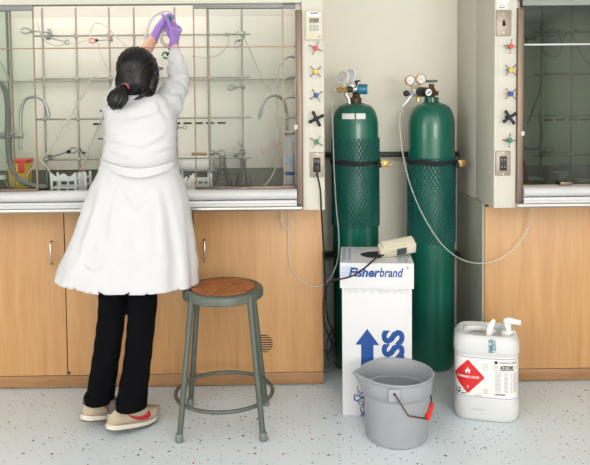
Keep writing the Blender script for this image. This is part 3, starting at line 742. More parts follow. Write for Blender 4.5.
# big arrow and word on the front
bf = lambda u, v: Vector((BX0+u, BY0-.0008, v))
bp = lambda px, py: (at(px, py, BY0).x-BX0, at(px, py, BY0).z)
A = [bp(367, 328), bp(379, 344), bp(373.2, 344), bp(373.2, 385), bp(361, 385), bp(361, 344), bp(355.3, 344)]
MB().add([bf(*p) for p in A], [tuple(range(7))]).build('up_arrow', 'ink_blue', GB, smooth=False)
u, vt = bp(402.3, 328)
Vt, Ft, wt = text2d('GLASS', size=1.0, bold=.045); ht = max(b for a, b in Vt)
Hs = (402.3-380.5)/228.5/ht; Ws = .076*5/wt
MB().add([bf(u-b*Hs, vt-(wt-a)*Ws) for a, b in Vt], Ft).build('lettering', 'ink_blue', GB, smooth=False)
# line drawing of broken glassware, low on the front
dw = MB()
def stroke(pts, wd=.0035):
    P = [Vector(bp(*p)) for p in pts]
    for a_, b_ in zip(P, P[1:]):
        d = (b_-a_); nn = Vector((-d.y, d.x)).normalized()*wd*.5
        dw.add([bf(*(a_-nn)), bf(*(b_-nn)), bf(*(b_+nn)), bf(*(a_+nn))], [(0, 1, 2, 3)])
stroke([(357.5, 385), (357.8, 391), (360, 395), (363, 391)]); stroke([(359, 390), (361.5, 393), (363.4, 389)])
stroke([(354.5, 394), (354.3, 399), (357.5, 400.5), (361, 397.5), (363.5, 395)], .006); stroke([(355.5, 394), (360, 396), (364, 398)], .005)
stroke([(358, 402), (361, 400), (363.5, 403), (360.5, 404.5), (358, 402)]); stroke([(363.5, 396), (364, 404), (362, 406), (359.8, 407.5), (361.2, 411)])
stroke([(361.5, 412), (363.8, 412), (363.8, 416), (361.5, 416), (361.5, 412)], .006); stroke([(360, 408), (363, 412)]); stroke([(363, 404), (364.2, 412)])
dw.build('drawing', 'ink_blue', GB, smooth=False)
# clear tape under the lid
tb = MB(); 
for i in range(14):
    u_ = .01+i*.0205; zz = ZL0-.004; d = .010+.012*abs(math.sin(i*1.3))
    tb.add([Vector((BX0+u_, BY0-.002-.004*(i % 2), zz)), Vector((BX0+u_+.0205, BY0-.002-.004*((i+1) % 2), zz)), Vector((BX0+u_+.0205, BY0-.0012, zz-.010-.012*abs(math.sin((i+1)*1.3)))), Vector((BX0+u_, BY0-.0012, zz-d))], [(0, 1, 2, 3)])
tb.build('tape', 'net_plastic', GB)

# ---------------------------------------------------------------- meter lying on the box
dv = ground(396, 257.5, ZL1); DV = thing('bench_meter', 'cream bench meter with dark display lying on the white box', 'meter', (dv.x+.005, dv.y+.04, ZL1))
ML = Matrix.Translation((dv.x+.006, dv.y+.012, ZL1+.0405)) @ Matrix.Rotation(.12, 4, 'Z') @ Matrix.Rotation(-.15, 4, 'Y') @ Matrix.Rotation(.55, 4, 'X')
MB().obox(ML, .172, .05, .056).build('case', 'cream_plastic', DV, bevel=.006)
MB().obox(ML @ Matrix.Translation((.004, .004, .033)), .150, .040, .014).build('case_back', 'cream_plastic', DV, bevel=.004)
def mface(nm, x0, x1, z0, z1, m, d=.0008): return MB().obox(ML @ Matrix.Translation(((x0+x1)/2, -.025-d/2, (z0+z1)/2)), x1-x0, d+.001, z1-z0).build(nm, m, DV)
mface('display', -.008, .038, -.020, .020, 'lcd_dark')
for i in range(3):
    for j in range(2): mface('key', .047+i*.0095, .0545+i*.0095, -.014+j*.017, -.003+j*.017, 'paper', .0014)
mface('key_legend', -.035, -.02, .008, .012, 'ink_grey'); mface('key_legend', -.06, -.052, -.012, -.008, 'ink_grey')
_pv = Vector((BX0, BY0, 0)); _rz = Matrix.Rotation(-.095, 3, 'Z')
GB.rotation_euler.z = -.095; GB.location = _pv+_rz @ (BASE[GB.name]-_pv)
CORD_START = ML @ Vector((-.074, -.02, .0))

# ---------------------------------------------------------------- grey bucket
bc = ground(397.5, 437.5); BCX, BCY = bc.x, ground(397, 450.3).y+.129
BK = thing('mop_bucket', 'grey plastic bucket with pouring spout and red-gripped wire bail', 'bucket', (BCX, BCY, 0))
zr = at(395, 371, BCY).z
Rb, Rt = .129, .145
def brad(z): return Rb+(Rt-Rb)*z/zr
def spout(a, f):
    d = math.atan2(math.sin(a-3.25), math.cos(a-3.25)); return .032*f*math.exp(-(d/.23)**2)
N = 72; prof = [(0.0, .001, 0), (Rb*.9, 0.001, 0), (Rb*.985, .004, 0), (Rb, .014, 0), (brad(zr*.62), zr*.62, 0), (brad(zr*.70), zr*.70, 0), (brad(zr*.705)+.006, zr*.715, .08), (brad(zr*.82)+.007, zr*.82, .35), (brad(zr*.93)+.008, zr*.93, .8), (Rt+.006, zr*.962, 1), (Rt+.011, zr*.968, 1), (Rt+.013, zr*.985, 1), (Rt+.010, zr, 1), (Rt+.004, zr*.998, 1), (brad(zr*.9)-.001, zr*.92, .75), (brad(zr*.72)-.001, zr*.74, .1), (brad(zr*.70)-.011, zr*.728, 0), (brad(.2)-.007, zr*.5, 0), (Rb-.006, .012, 0), (.0, .010, 0)]
rings = []
for r, z, f in prof:
    rings.append([Vector((BCX+(max(r, .001)+spout(2*PI*k/N, f))*math.cos(2*PI*k/N), BCY+(max(r, .001)+spout(2*PI*k/N, f))*math.sin(2*PI*k/N), z+.006*(spout(2*PI*k/N, f)/.032 if z > zr*.9 else 0))) for k in range(N)])
MB().loft(rings).build('pail', 'bucket_grey', BK, sharp=50)
PV = []
for sg in (-1, 1):
    cx = BCX-.034; rr = math.sqrt((brad(zr*.86)+.011)**2-.034**2); y = BCY+sg*rr
    MB().box(cx-.025, cx+.025, y-sg*.007, y+sg*.009, zr*.77, zr*.95).build('bail_ear', 'bucket_grey', BK, bevel=.004)
    PV.append(Vector((cx, y+sg*.013, zr*.885)))
    MB().cyl(PV[-1]-Vector((0, sg*.006, 0)), PV[-1]+Vector((0, sg*.002, 0)), .006, .006, 10).build('pivot', 'iron_brown', BK)
g1 = at(427.6, 419, 2.765); g2 = at(431.6, 403.5, 2.85); k1 = at(408.5, 416, 2.70)
mid = (g1+g2)/2
k2 = Vector((k1.x+.02, 2*BCY-k1.y, k1.z+.005))
MB().tube([PV[0], PV[0]+Vector((.004, -.002, -.004)), k1, k1+(g1-k1)*.12, g1, g2, Vector((g2.x+.004, g2.y+.03, g2.z+.016)), Vector((g2.x-.02, BCY+.11, g2.z+.04)), Vector((g2.x-.07, BCY+.155, g2.z+.06)), PV[1]+Vector((.01, .003, -.004)), PV[1]], .0032, 8).build('bail', 'iron_brown', BK)
MB().tube([g1, g1+(g2-g1)*.06, g1+(g2-g1)*.94, g2], [.009, .0115, .0115, .009], 14).build('grip', 'red_plastic', BK, sharp=60)

# ---------------------------------------------------------------- acetone jug
JG_c = ground(486, 404)
JX, JY, JA = JG_c.x-.022, 3.085, -.25
JG = thing('solvent_jug', 'white translucent plastic jug of acetone with red diamond hazard label', 'jug', (JX, JY, 0))
ja, jb = .1435, .120
ZT = .382
def jsec(z):
    P = [(0, .90), (.006, .955), (.03, .99), (.072, 1.0), (.082, .995), (.09, .975), (.10, .972), (.296, .972), (.303, .98), (.309, 1.005), (.318, 1.0), (.345, .99), (.360, .965), (.374, .91), (ZT, .84)]
    for (z0_, s0), (z1_, s1) in zip(P, P[1:]):
        if z0_ <= z <= z1_: return s0+(s1-s0)*(z-z0_)/(z1_-z0_)
    return P[-1][1]
RJ = Matrix.Rotation(JA, 3, 'Z')
def sup(a, e=.48):
    c, s = math.cos(a), math.sin(a); return (math.copysign(abs(c)**e, c), math.copysign(abs(s)**e, s))
def jpt(a, z, off=0):
    x, y = sup(a); s = jsec(z); p = Vector((x*(ja*s+off), y*(jb*s+off), 0)); q_ = RJ @ p; return Vector((JX+q_.x, JY+q_.y, z))
N = 96
rings = [[jpt(2*PI*k/N, z) for k in range(N)] for z in (0, .006, .018, .03, .05, .072, .082, .09, .10, .15, .2, .25, .296, .303, .309, .318, .335, .345, .354, .360, .368, .374, .379, ZT)]
# sunken top with a raised grip bar
def jtop(s, z): return [RJ @ Vector((sup(2*PI*k/N)[0]*ja*s, sup(2*PI*k/N)[1]*jb*s, 0))+Vector((JX, JY, z)) for k in range(N)]
rings += [jtop(.80, ZT), jtop(.74, ZT-.006), jtop(.70, ZT-.022), jtop(.4, ZT-.024), jtop(.02, ZT-.024)]
MB().loft(rings).build('body', 'jug_hdpe', JG, sharp=60)
jl = lambda x, y, z: RJ @ Vector((x, y, 0))+Vector((JX, JY, z))
# moulded handle, upright flap, tap
MB().tube([jl(-.09, .02, ZT-.03), jl(-.075, .02, ZT-.010), jl(-.02, .015, ZT-.004), jl(.02, .01, ZT-.008), jl(.03, .01, ZT-.02)], [.017, .016, .014, .016, .017], 12, 4, flat=.8).build('carry_handle', 'jug_hdpe', JG)
fl = MB().tube([jl(.012, -.055, ZT-.024), jl(.014, -.055, ZT+.01), jl(.022, -.052, ZT+.035), jl(.034, -.048, ZT+.058)], [.015, .014, .012, .008], 12, 3, flat=.45).build('spout_flap', 'white_plastic', JG)
tpb = MB().lathe([(.032, ZT-.024), (.032, ZT-.004), (.026, ZT+.002), (.012, ZT+.004), (.011, ZT+.03), (.013, ZT+.034)], jl(.098, -.01, 0), 24)
tpb.tube([jl(.082, -.01, ZT+.044), jl(.10, -.012, ZT+.047), jl(.125, -.016, ZT+.045), jl(.15, -.02, ZT+.043)], [.012, .0165, .013, .0115], 12, 2)
tpb.tube([jl(.093, -.01, ZT+.01), jl(.088, -.01, ZT+.03), jl(.084, -.01, ZT+.052)], [.01, .011, .012], 10, 1)
tpb.build('tap', 'white_plastic', JG, sharp=45)
# label wrapped on the front; u in metres from the middle, along the front face
import bisect
def arc_table(z):
    A = [-PI/2+i*.004 for i in range(-420, 421)]; P = [jpt(a, z) for a in A]; S = [0.0]
    for p, q_ in zip(P, P[1:]): S.append(S[-1]+(q_-p).length)
    m_ = S[420]; return A, [s-m_ for s in S]
AT = arc_table(.2)
def lab(u, z, off=.001):
    i = min(max(bisect.bisect_left(AT[1], u), 1), len(AT[0])-1); f = (u-AT[1][i-1])/(AT[1][i]-AT[1][i-1]+1e-9)
    return jpt(AT[0][i-1]+(AT[0][i]-AT[0][i-1])*f, z, off)
def patch(nm, u0, u1, z0, z1, m, off, nu=20, nz=2):
    V = [lab(u0+(u1-u0)*i/nu, z0+(z1-z0)*j/nz, off) for j in range(nz+1) for i in range(nu+1)]
    return MB().add(V, [(j*(nu+1)+i, j*(nu+1)+i+1, (j+1)*(nu+1)+i+1, (j+1)*(nu+1)+i) for j in range(nz) for i in range(nu)]).build(nm, m, JG)
LB0, LB1 = .104, .292
patch('label', -.150, .148, LB0, LB1, 'paper', .0008, 60)
patch('label_border', -.150, .148, LB0+.004, LB0+.0075, 'ink_purple', .0013, 60)
patch('label_border', -.150, .148, LB1-.0075, LB1-.004, 'ink_purple', .0013, 60)
dc = (-.080, .199); dr_ = .073
V = []; n = 8; F = []
for j in range(n+1):
    for i in range(n+1):
        s, t = i/n, j/n; u = dc[0]+dr_*(s-t); z = dc[1]+dr_*(s+t-1)*1.05; V.append(lab(u, z, .0014))
MB().add(V, [(j*(n+1)+i, j*(n+1)+i+1, (j+1)*(n+1)+i+1, (j+1)*(n+1)+i) for j in range(n) for i in range(n)]).build('hazard_diamond', 'label_red', JG)
lf2 = lambda u, z: lab(u, z, .0019)
letters('lettering', 'FLAMMABLE LIQUID', lf2, 'paper', JG, width=.098, u0=dc[0], v0=dc[1]-.006, align='C', size=.014, bold=.0003)
letters('lettering', '3', lf2, 'paper', JG, width=.007, u0=dc[0], v0=dc[1]-.052, align='C', size=.016, bold=.0004)
fl_ = [(-.009, 0), (-.0115, .008), (-.008, .016), (-.0055, .012), (-.004, .020), (.001, .028), (.0015, .019), (.005, .015), (.007, .019), (.0105, .011), (.009, 0), (.004, -.003), (.0035, .005), (0, .009), (-.003, .004), (-.004, -.003)]
MB().add([lf2(dc[0]+a_, dc[1]+.016+b_) for a_, b_ in fl_], [tuple(range(len(fl_)))]).build('flame_mark', 'paper', JG, smooth=False)
letters('lettering', 'PHARMCO-AAPER', lf2, 'ink_black', JG, width=.082, u0=.052, v0=.266, size=.014)
MB().add([lf2(.0385+.0075*math.cos(k*PI/6), .271+.0075*math.sin(k*PI/6)) for k in range(12)], [tuple(range(12))]).build('maker_mark', 'ink_black', JG, smooth=False)
letters('lettering', 'ACETONE', lf2, 'ink_black', JG, width=.057, u0=.055, v0=.243, size=.021, bold=.0011)
fine = MB(); rr_ = random.Random(3)
def bars(u0, u1, z0, z1, dz, h, gaps):
    z = z1
    while z > z0:
        for (ga, gb) in gaps:
            ua, ub = u0+(u1-u0)*ga, u0+(u1-u0)*(gb-rr_.random()*.12*(gb-ga)); k = 5
            V = [lf2(ua+(ub-ua)*i/k, zz) for zz in (z, z-h) for i in range(k+1)]
            fine.add(V, [(i, i+1, i+k+2, i+k+1) for i in range(k)])
        z -= dz
bars(.035, .138, .140, .228, .0058, .0022, ((0, .27), (.36, .55), (.63, .72), (.76, 1)))
bars(.026, .05, .235, .258, .007, .0022, ((0, 1),)); bars(.118, .14, .238, .256, .006, .002, ((0, 1),))
bars(-.02, .012, .232, .262, .007, .002, ((0, .8),)); bars(-.015, .012, .128, .148, .006, .002, ((0, .8),)); bars(-.145, -.12, .25, .28, .008, .002, ((0, .7),)); bars(-.05, -.01, .108, .122, .005, .002, ((0, .8),))
tag(fine.build('fine_print', 'ink_grey', JG, smooth=False), kind='stuff')
fine = MB(); bars(.054, .118, .236, .2395, .006, .0032, ((0, 1),)); bars(.036, .078, .124, .131, .008, .0055, ((0, .2), (.25, .5), (.53, .7), (.74, 1)))
bars(-.140, -.105, .128, .142, .012, .006, ((0, .3), (.5, .85))); bars(-.135, -.085, .118, .123, .008, .004, ((0, .45), (.5, 1))); bars(.06, .09, .245, .245, .1, .001, ((0, 1),))
tag(fine.build('bold_print', 'ink_black', JG, smooth=False), kind='stuff')
# blue printed tape over the top front edge
tpz = patch('tape', .002, .038, .314, .384, 'net_plastic', .0014, 6, 10)
V, F, wd_ = text2d('NALG', size=1, bold=.045)
hh_ = max(b_ for a_, b_ in V)
MB().add([lab(.026-b_/hh_*.022, .316+a_/wd_*.054, .002) for a_, b_ in V], F).build('lettering', 'ink_teal', JG, smooth=False)
fine = MB(); rr_ = random.Random(5)
for i in range(5):
    V = [lab(u_, .325+i*.009+dz, .002) for dz in (0, .005) for u_ in (.030, .037)]; fine.add(V, [(0, 1, 3, 2)])
fine.build('tape_print', 'ink_teal', JG, smooth=False)
patch('mould_mark', -.06, -.005, .054, .057, 'ink_grey', .0006, 6, 1)

# ---------------------------------------------------------------- stool
SX, SY = -.283, 3.005
sz_ = at(221.5, 286.5, SY).z
ST = thing('lab_stool', 'grey-green steel stool with round worn brown seat, beside the person', 'stool', (SX, SY, 0))
Rs = .177
MB().lathe([(.0, sz_-.004), (.142, sz_-.004), (.148, sz_), (.165, sz_+.001), (.173, sz_-.003), (Rs, sz_-.010), (Rs+.001, sz_-.036), (Rs-.003, sz_-.040), (Rs-.008, sz_-.038), (Rs-.01, sz_-.012), (.0, sz_-.012)], (SX, SY, 0), 64).build('seat_pan', 'stool_paint', ST, sharp=45)
def cork_mat():
    m = bpy.data.materials.new('worn_hardboard'); m.use_nodes = True; nt = m.node_tree; b = nt.nodes['Principled BSDF']; L = nt.links.new
    tc = nt.nodes.new('ShaderNodeTexCoord'); n = nt.nodes.new('ShaderNodeTexNoise'); n.inputs['Scale'].default_value = 26; n.inputs['Detail'].default_value = 8; n.inputs['Roughness'].default_value = .7; n.inputs['Distortion'].default_value = 1.2
    L(tc.outputs['Object'], n.inputs['Vector']); cr = nt.nodes.new('ShaderNodeValToRGB'); e = cr.color_ramp.elements
    e[0].position = .33; e[0].color = lin((70, 42, 26))+(1,); e[1].position = .75; e[1].color = lin((196, 124, 70))+(1,)
    x = e.new(.43); x.color = lin((146, 84, 44))+(1,); x = e.new(.56); x.color = lin((172, 102, 54))+(1,)
    L(n.outputs[0], cr.inputs[0]); L(cr.outputs[0], b.inputs['Base Color']); b.inputs['Roughness'].default_value = .45; MATS['worn_hardboard'] = m
cork_mat()
MB().lathe([(.0005, sz_-.003), (.1405, sz_-.003), (.1405, sz_+.0015), (.139, sz_+.003), (.0005, sz_+.003)], (SX, SY, 0), 64).build('seat_disc', 'worn_hardboard', ST)
zr_ = at(224, 391, SY).z
for sx in (-1, 1):
    for sy in (-1, 1):
        top = Vector((SX+sx*.122, SY+sy*.115, sz_-.012)); bot = Vector((SX+sx*.176, SY+sy*.172, .004))
        lg = MB().cyl(bot+(top-bot)*.02, top, .0125, .0125, 14).build('leg', 'stool_paint', ST)
        MB().lathe([(.014, 0), (.0165, .004), (.0165, .034), (.014, .038)], bot-Vector((0, 0, .004)), 16).build('foot_cap', 'hose_grey', lg)
MB().torus((SX, SY, zr_), .2135, .0085, 64, 10).build('foot_ring', 'stool_paint', ST)
# ---------------------------------------------------------------- the person at the hood
PF = ground(122, 425)
PE = thing('person', 'person in white lab coat, black trousers and purple gloves reaching up into the hood', 'person', (PF.x, 2.98, 0))
def ell(c, ax, ay, z_=None, n=48, e=1.0, fn=None):
    """ring in the horizontal plane round c"""
    R_ = []
    for k in range(n):
        a = 2*PI*k/n; x, y = math.cos(a), math.sin(a)
        x = math.copysign(abs(x)**e, x); y = math.copysign(abs(y)**e, y); s = 1+(fn(a) if fn else 0)
        R_.append(Vector((c[0]+ax*x*s, c[1]+ay*y*s, c[2])))
    return R_
# --- head, neck, arms and hidden body: one continuous skin
HY = 3.03; hc_ = at(138.0, 73, HY)
HR = Matrix.Rotation(-.22, 3, 'Z') @ Matrix.Rotation(.10, 3, 'X')      # she looks up and a little to the right
def hp_(x, y, z): return hc_+HR @ Vector((x, y, z))
b = MB()
b.sphere(hp_(0, 0, .012), (.076, .092, .098), 24, 16, HR)
b.sphere(hp_(0, .035, -.045), (.055, .055, .062), 20, 12, HR)
b.tube([hp_(0, .088, .01), hp_(0, .105, -.02), hp_(0, .092, -.03)], [.007, .013, .008], 10, 2, dome=True)
b.tube([hp_(-.02, .083, -.055), hp_(0, .090, -.053), hp_(.02, .083, -.055)], [.004, .007, .004], 8, 2, dome=True)
for s in (-1, 1):
    b.sphere(hp_(s*.078, -.002, -.012), (.008, .018, .030), 12, 10, HR)
    b.sphere(hp_(s*.032, .078, .014), (.02, .014, .009), 12, 8, HR)
nk = at(139, 103, HY-.005)
b.tube([hp_(0, -.01, -.03), (nk+hp_(0, -.01, -.03))/2, nk], [.052, .05, .056], 20, 2, dome=True)
Tc = at(140, 135, 3.03); Hp = at(131, 215, 3.0)
b.tube([nk, at(140, 118, 3.03), Tc, at(137, 165, 3.01), Hp], [.06, .1, .105, .09, .11], 24, 3, dome=True)
LSH, LEL, LWR = at(116.5, 108, 3.05), at(127, 79, 3.20), at(153.4, 38.5, 3.335)
RSH, REL, RWR = at(163, 110, 3.06), at(178.5, 83, 3.19), at(174, 45.5, 3.315)
b.tube([at(126, 112, 3.03), LSH, (LSH+LEL)/2, LEL, (LEL+LWR)/2, LWR, LWR+(LWR-LEL)*.08], [.05, .048, .042, .036, .036, .024, .022], 14, 3, dome=True)
b.tube([at(150, 114, 3.03), RSH, (RSH+REL)/2, REL, (REL+RWR)/2, RWR, RWR+(RWR-REL)*.1], [.05, .048, .042, .034, .03, .022, .021], 14, 3, dome=True)
AN = {}
for nm, hip, kn, an in (('l', at(114, 230, 3.0), at(108.5, 345, 3.0), at(99, 400, 2.975)), ('r', at(144, 230, 3.0), at(139.5, 345, 2.98), at(130.5, 405, 2.915))):
    b.tube([hip, (hip+kn)/2, kn, (kn+an)/2, an], [.055, .048, .04, .036, .03], 16, 3, dome=True); AN[nm] = an
body = fused(b, 'body', 'skin', PE, .0065, 4)
for s in (-1, 1):
    e = MB().sphere(hp_(s*.032, .084, .012), .0105, 12, 8).build('eye', 'paper', PE)
    MB().sphere(hp_(s*.032, .0925, .012), .0045, 8, 6).build('iris', 'ink_black', e)

# --- lab coat: torso, flared skirt and sleeves grown together
YB = 3.02
rows = [  # py, left px, right px, depth half, y centre
    (288, 56, 196.5, .175, 3.03), (270, 60.5, 195.5, .17, 3.03), (250, 67, 194, .162, 3.028), (228, 75.5, 192, .152, 3.025), (205, 82.5, 188.5, .142, 3.022), (186, 90.5, 184.5, .130, 3.02),
    (172, 98.5, 179, .117, 3.02), (163, 101, 177, .112, 3.02), (150, 104.5, 176, .113, 3.02), (132, 105.5, 176.5, .118, 3.025), (117, 104.5, 177, .118, 3.03), (107, 105.5, 174, .108, 3.035), (99, 111, 168, .09, 3.035), (93, 121, 158, .068, 3.03)]
b = MB(); rings = []
NS = 120
for py, l, r, d, yc in rows:
    A = at(l, py, yc); B = at(r, py, yc); cx, cz, hw_ = (A.x+B.x)/2, (A.z+B.z)/2, (B.x-A.x)/2
    f = max(0, min(1, (py-165)/120.0))
    def fold(a, f=f): return f*(.026*math.sin(5*a+1.0)+.026*math.sin(9*a-.6)+.018*math.sin(14*a+2.2))
    rings.append(ell((cx, yc, cz), hw_, d, n=NS, e=.86, fn=fold))
# hollow hem: step inside and up
low = rings[0]; cc = sum(low, Vector())/NS
inn = [cc+(v-cc)*.975+Vector((0, 0, .0)) for v in low]; up_ = [cc+(v-cc)*.80+Vector((0, 0, .11)) for v in low]
# hem runs lower at the back (towards the camera) and rises on the left
rings = [up_, inn]+rings
b.loft(rings)
b.tube([at(128, 112, 3.04), LSH, (LSH+LEL)/2+Vector((0, 0, -.005)), LEL, LEL+(LWR-LEL)*.33, LEL+(LWR-LEL)*.5], [.066, .062, .056, .054, .05, .042], 20, 3, dome=True)
b.tube([at(150, 116, 3.035), RSH+Vector((0, 0, -.004)), (RSH+REL)/2, REL, REL+(RWR-REL)*.45, REL+(RWR-REL)*.72, REL+(RWR-REL)*.86], [.078, .074, .062, .053, .043, .032, .027], 20, 3, dome=True)
b.tube([at(126, 99, 3.02), at(139, 101, 2.965), at(153, 99, 3.02)], [.016, .022, .016], 12, 4, dome=True)
rs = [RSH, REL, RWR]
FOLDS = [([(104, 139), (120, 145), (142, 147.5), (158, 141), (171, 128)], .008, 2.6), ([(104, 149), (116, 155), (132, 159)], .005, 2.2), ([(146, 153), (162, 151), (177, 144)], .005, 2.2),
         ([(112, 172), (124, 192), (134, 209), (141, 207), (149, 186)], .006, 2.8), ([(100, 182), (91, 215), (80, 250), (72, 276)], .009, 3.4), ([(163, 178), (172, 215), (178, 250), (182, 288)], .008, 3.4),
         ([(134, 212), (131, 240), (134, 270)], .005, 3.5), ([(84, 266), (92, 274), (100, 270), (103, 258)], .008, 2.8), ([(109, 108), (128, 115), (150, 112), (164, 104)], .007, 2.8), ([(168, 122), (160, 112), (156, 100)], .006, 2.2),
         ([(118, 180), (110, 215), (106, 255)], .006, 3.2), ([(152, 185), (158, 215), (160, 260)], .006, 3.2), ([(106, 122), (125, 128), (140, 129)], .004, 2.4), ([(165, 61), (175, 65), (185, 62)], .006, 1.7), ([(163, 73), (174, 78), (187, 75)], .007, 2.0), ([(162, 85), (172, 91), (186, 92)], .007, 2.0), ([(176, 52), (172, 62), (166, 76)], .004, 1.8)]
def folds(p):
    x, y = pix(p); t = 0.0
    for L, amp, wd_ in FOLDS:
        best = None; acc = 0.0; tot = sum(math.hypot(b_[0]-a_[0], b_[1]-a_[1]) for a_, b_ in zip(L, L[1:])); wd_ = wd_*1.45
        for (ax, ay), (bx_, by_) in zip(L, L[1:]):
            ux, uy = bx_-ax, by_-ay; l2 = ux*ux+uy*uy; s = max(0, min(1, ((x-ax)*ux+(y-ay)*uy)/l2))
            dx, dy = x-(ax+ux*s), y-(ay+uy*s); dd = dx*dx+dy*dy
            if best is None or dd < best[0]: best = (dd, (dx*uy-dy*ux)/math.sqrt(l2), (acc+s*math.sqrt(l2))/tot)
            acc += math.sqrt(l2)
        if best[0] < 160: t += amp*1.5*(best[1]/wd_)*math.exp(-best[0]/(wd_*wd_))*max(0, math.sin(PI*best[2]))**.7
    return t
def coatfn(p, n):
    d = 0.0
    if n.y < .25: d += folds(p)*min(1, (.25-n.y)*2)
    # cross folds gathering above the half belt and across the shoulder blades
    zb = at(138, 140, 3).z
    if n.y < .3 and p.z > .95 and p.z < 1.45:
        g = math.exp(-((p.z-zb)/.045)**2); sag = .35*(p.x-Tc.x)**2
        d += .0042*g*math.sin((p.z-sag*1.5)*125+2.6*noise.noise(Vector((p.x*7, 0, p.z*3))))*(.6+.8*noise.noise(Vector((p.x*6, 5, p.z*9))))
        z2 = at(138, 112, 3).z; g2 = math.exp(-((p.z-z2)/.05)**2)
        d += .0045*g2*math.sin((p.z-(p.x-Tc.x)*.28)*80+1.1+2*noise.noise(p*7))
    # creases round the raised right sleeve
    for A, B in ((RSH, REL), (REL, RWR)):
        ab = B-A; t = (p-A).dot(ab)/ab.length_squared
        if 0 < t < 1 and (p-(A+ab*t)).length < .085 and p.x > RSH.x-.01:
            d += .0042*math.sin(t*ab.length*95+6*noise.noise(p*7))*(1-abs(2*t-1)**4)*(.45+.9*abs(noise.noise(p*8+Vector((3, 1, 2)))))
    if p.z < 1.02: d += .008*noise.noise(Vector((p.x*7, p.y*7, p.z*2.2)))*min(1, (1.02-p.z)/.2)+.003*noise.noise(p*16)
    d += .003*noise.noise(p*12)
    q_ = p+n*d
    # hem line: a little higher on the left and at the front
    f = max(0, min(1, (.80-p.z)/.16)); q_.z += f*(.014+.034*max(0, (Hp.x-.06-p.x)/.26)**1.3+.02*max(0, (p.y-3.02)/.17))
    return q_
coat = fused(b, 'lab_coat', 'lab_cotton', PE, .0062, 4, coatfn)
# half belt across the back
bl = []; NB = 30
for i in range(NB+1):
    px = 100.6+(176.8-100.6)*i/NB; f = i/NB
    yt = 158+10.2*math.sin(PI*f)**.8*(1-.15*f)+f*1.0; yb = yt+6.2+3.2*math.sin(PI*f); 
    dx = (px-138.7)/38.6; Y = 3.02-.1175*math.sqrt(max(0, 1-min(1, abs(dx)**2.2)))-.019
    T_, B_ = at(px, yt, Y), at(px, yb, Y)
    bl.append([T_, T_+Vector((0, -.012, -.001)), (T_+B_)/2+Vector((0, -.0125, 0)), B_+Vector((0, -.012, 0)), B_, (T_+B_)/2+Vector((0, .012, 0))])
MB().loft(bl).build('half_belt', 'lab_cotton', coat, sharp=60)
# --- trousers
b = MB()
for lst in ([(225, 112, 34, 3.0), (295, 113, 28.5, 3.0), (330, 110.2, 27.5, 3.0), (365, 105, 27.5, 2.995), (393, 100.3, 28.6, 2.985), (401.5, 99.2, 29, 2.98)],
            [(225, 141, 34, 3.0), (295, 143, 29.5, 2.995), (330, 141, 28, 2.985), (365, 136.8, 28, 2.965), (393, 132.3, 30.5, 2.935), (407.5, 131, 31, 2.92)]):
    rr = []
    M_ = []
    for i in range((len(lst)-1)*8+1):
        t = i/((len(lst)-1)*8); M_.append([crom([Vector((v,)*3) for v in col], t).x for col in zip(*lst)])
    for py, px, wd2, Y in M_:
        c = at(px, py, Y); hw_ = wd2/2*Y/FPX
        def fo(a, z=c.z): return .03*math.sin(3*a+z*9)+.022*math.sin(z*75+2.5*math.sin(a+z*6))
        rr.append(ell((c.x, Y, c.z), hw_, hw_*1.06, n=32, fn=fo))
    c0 = sum(rr[-1], Vector())/32
    rr += [[c0+(v-c0)*.9 for v in rr[-1]], [c0+(v-c0)*.85+Vector((0, 0, .05)) for v in rr[-1]]]
    b.loft(rr)
    c0 = sum(rr[-3], Vector())/32                       # turned-up cuff
    b.loft([[c0+(v-c0)*s_+Vector((0, 0, dz)) for v in rr[-3]] for s_, dz in ((1.0, .0), (1.05, .003), (1.05, .034), (1.0, .038))])
b.tube([at(113, 232, 3.0), at(128, 222, 3.0), at(142, 232, 3.0)], [.08, .1, .08], 20, 3, dome=True)
fused(b, 'trousers', 'trouser', PE, .0065, 2)

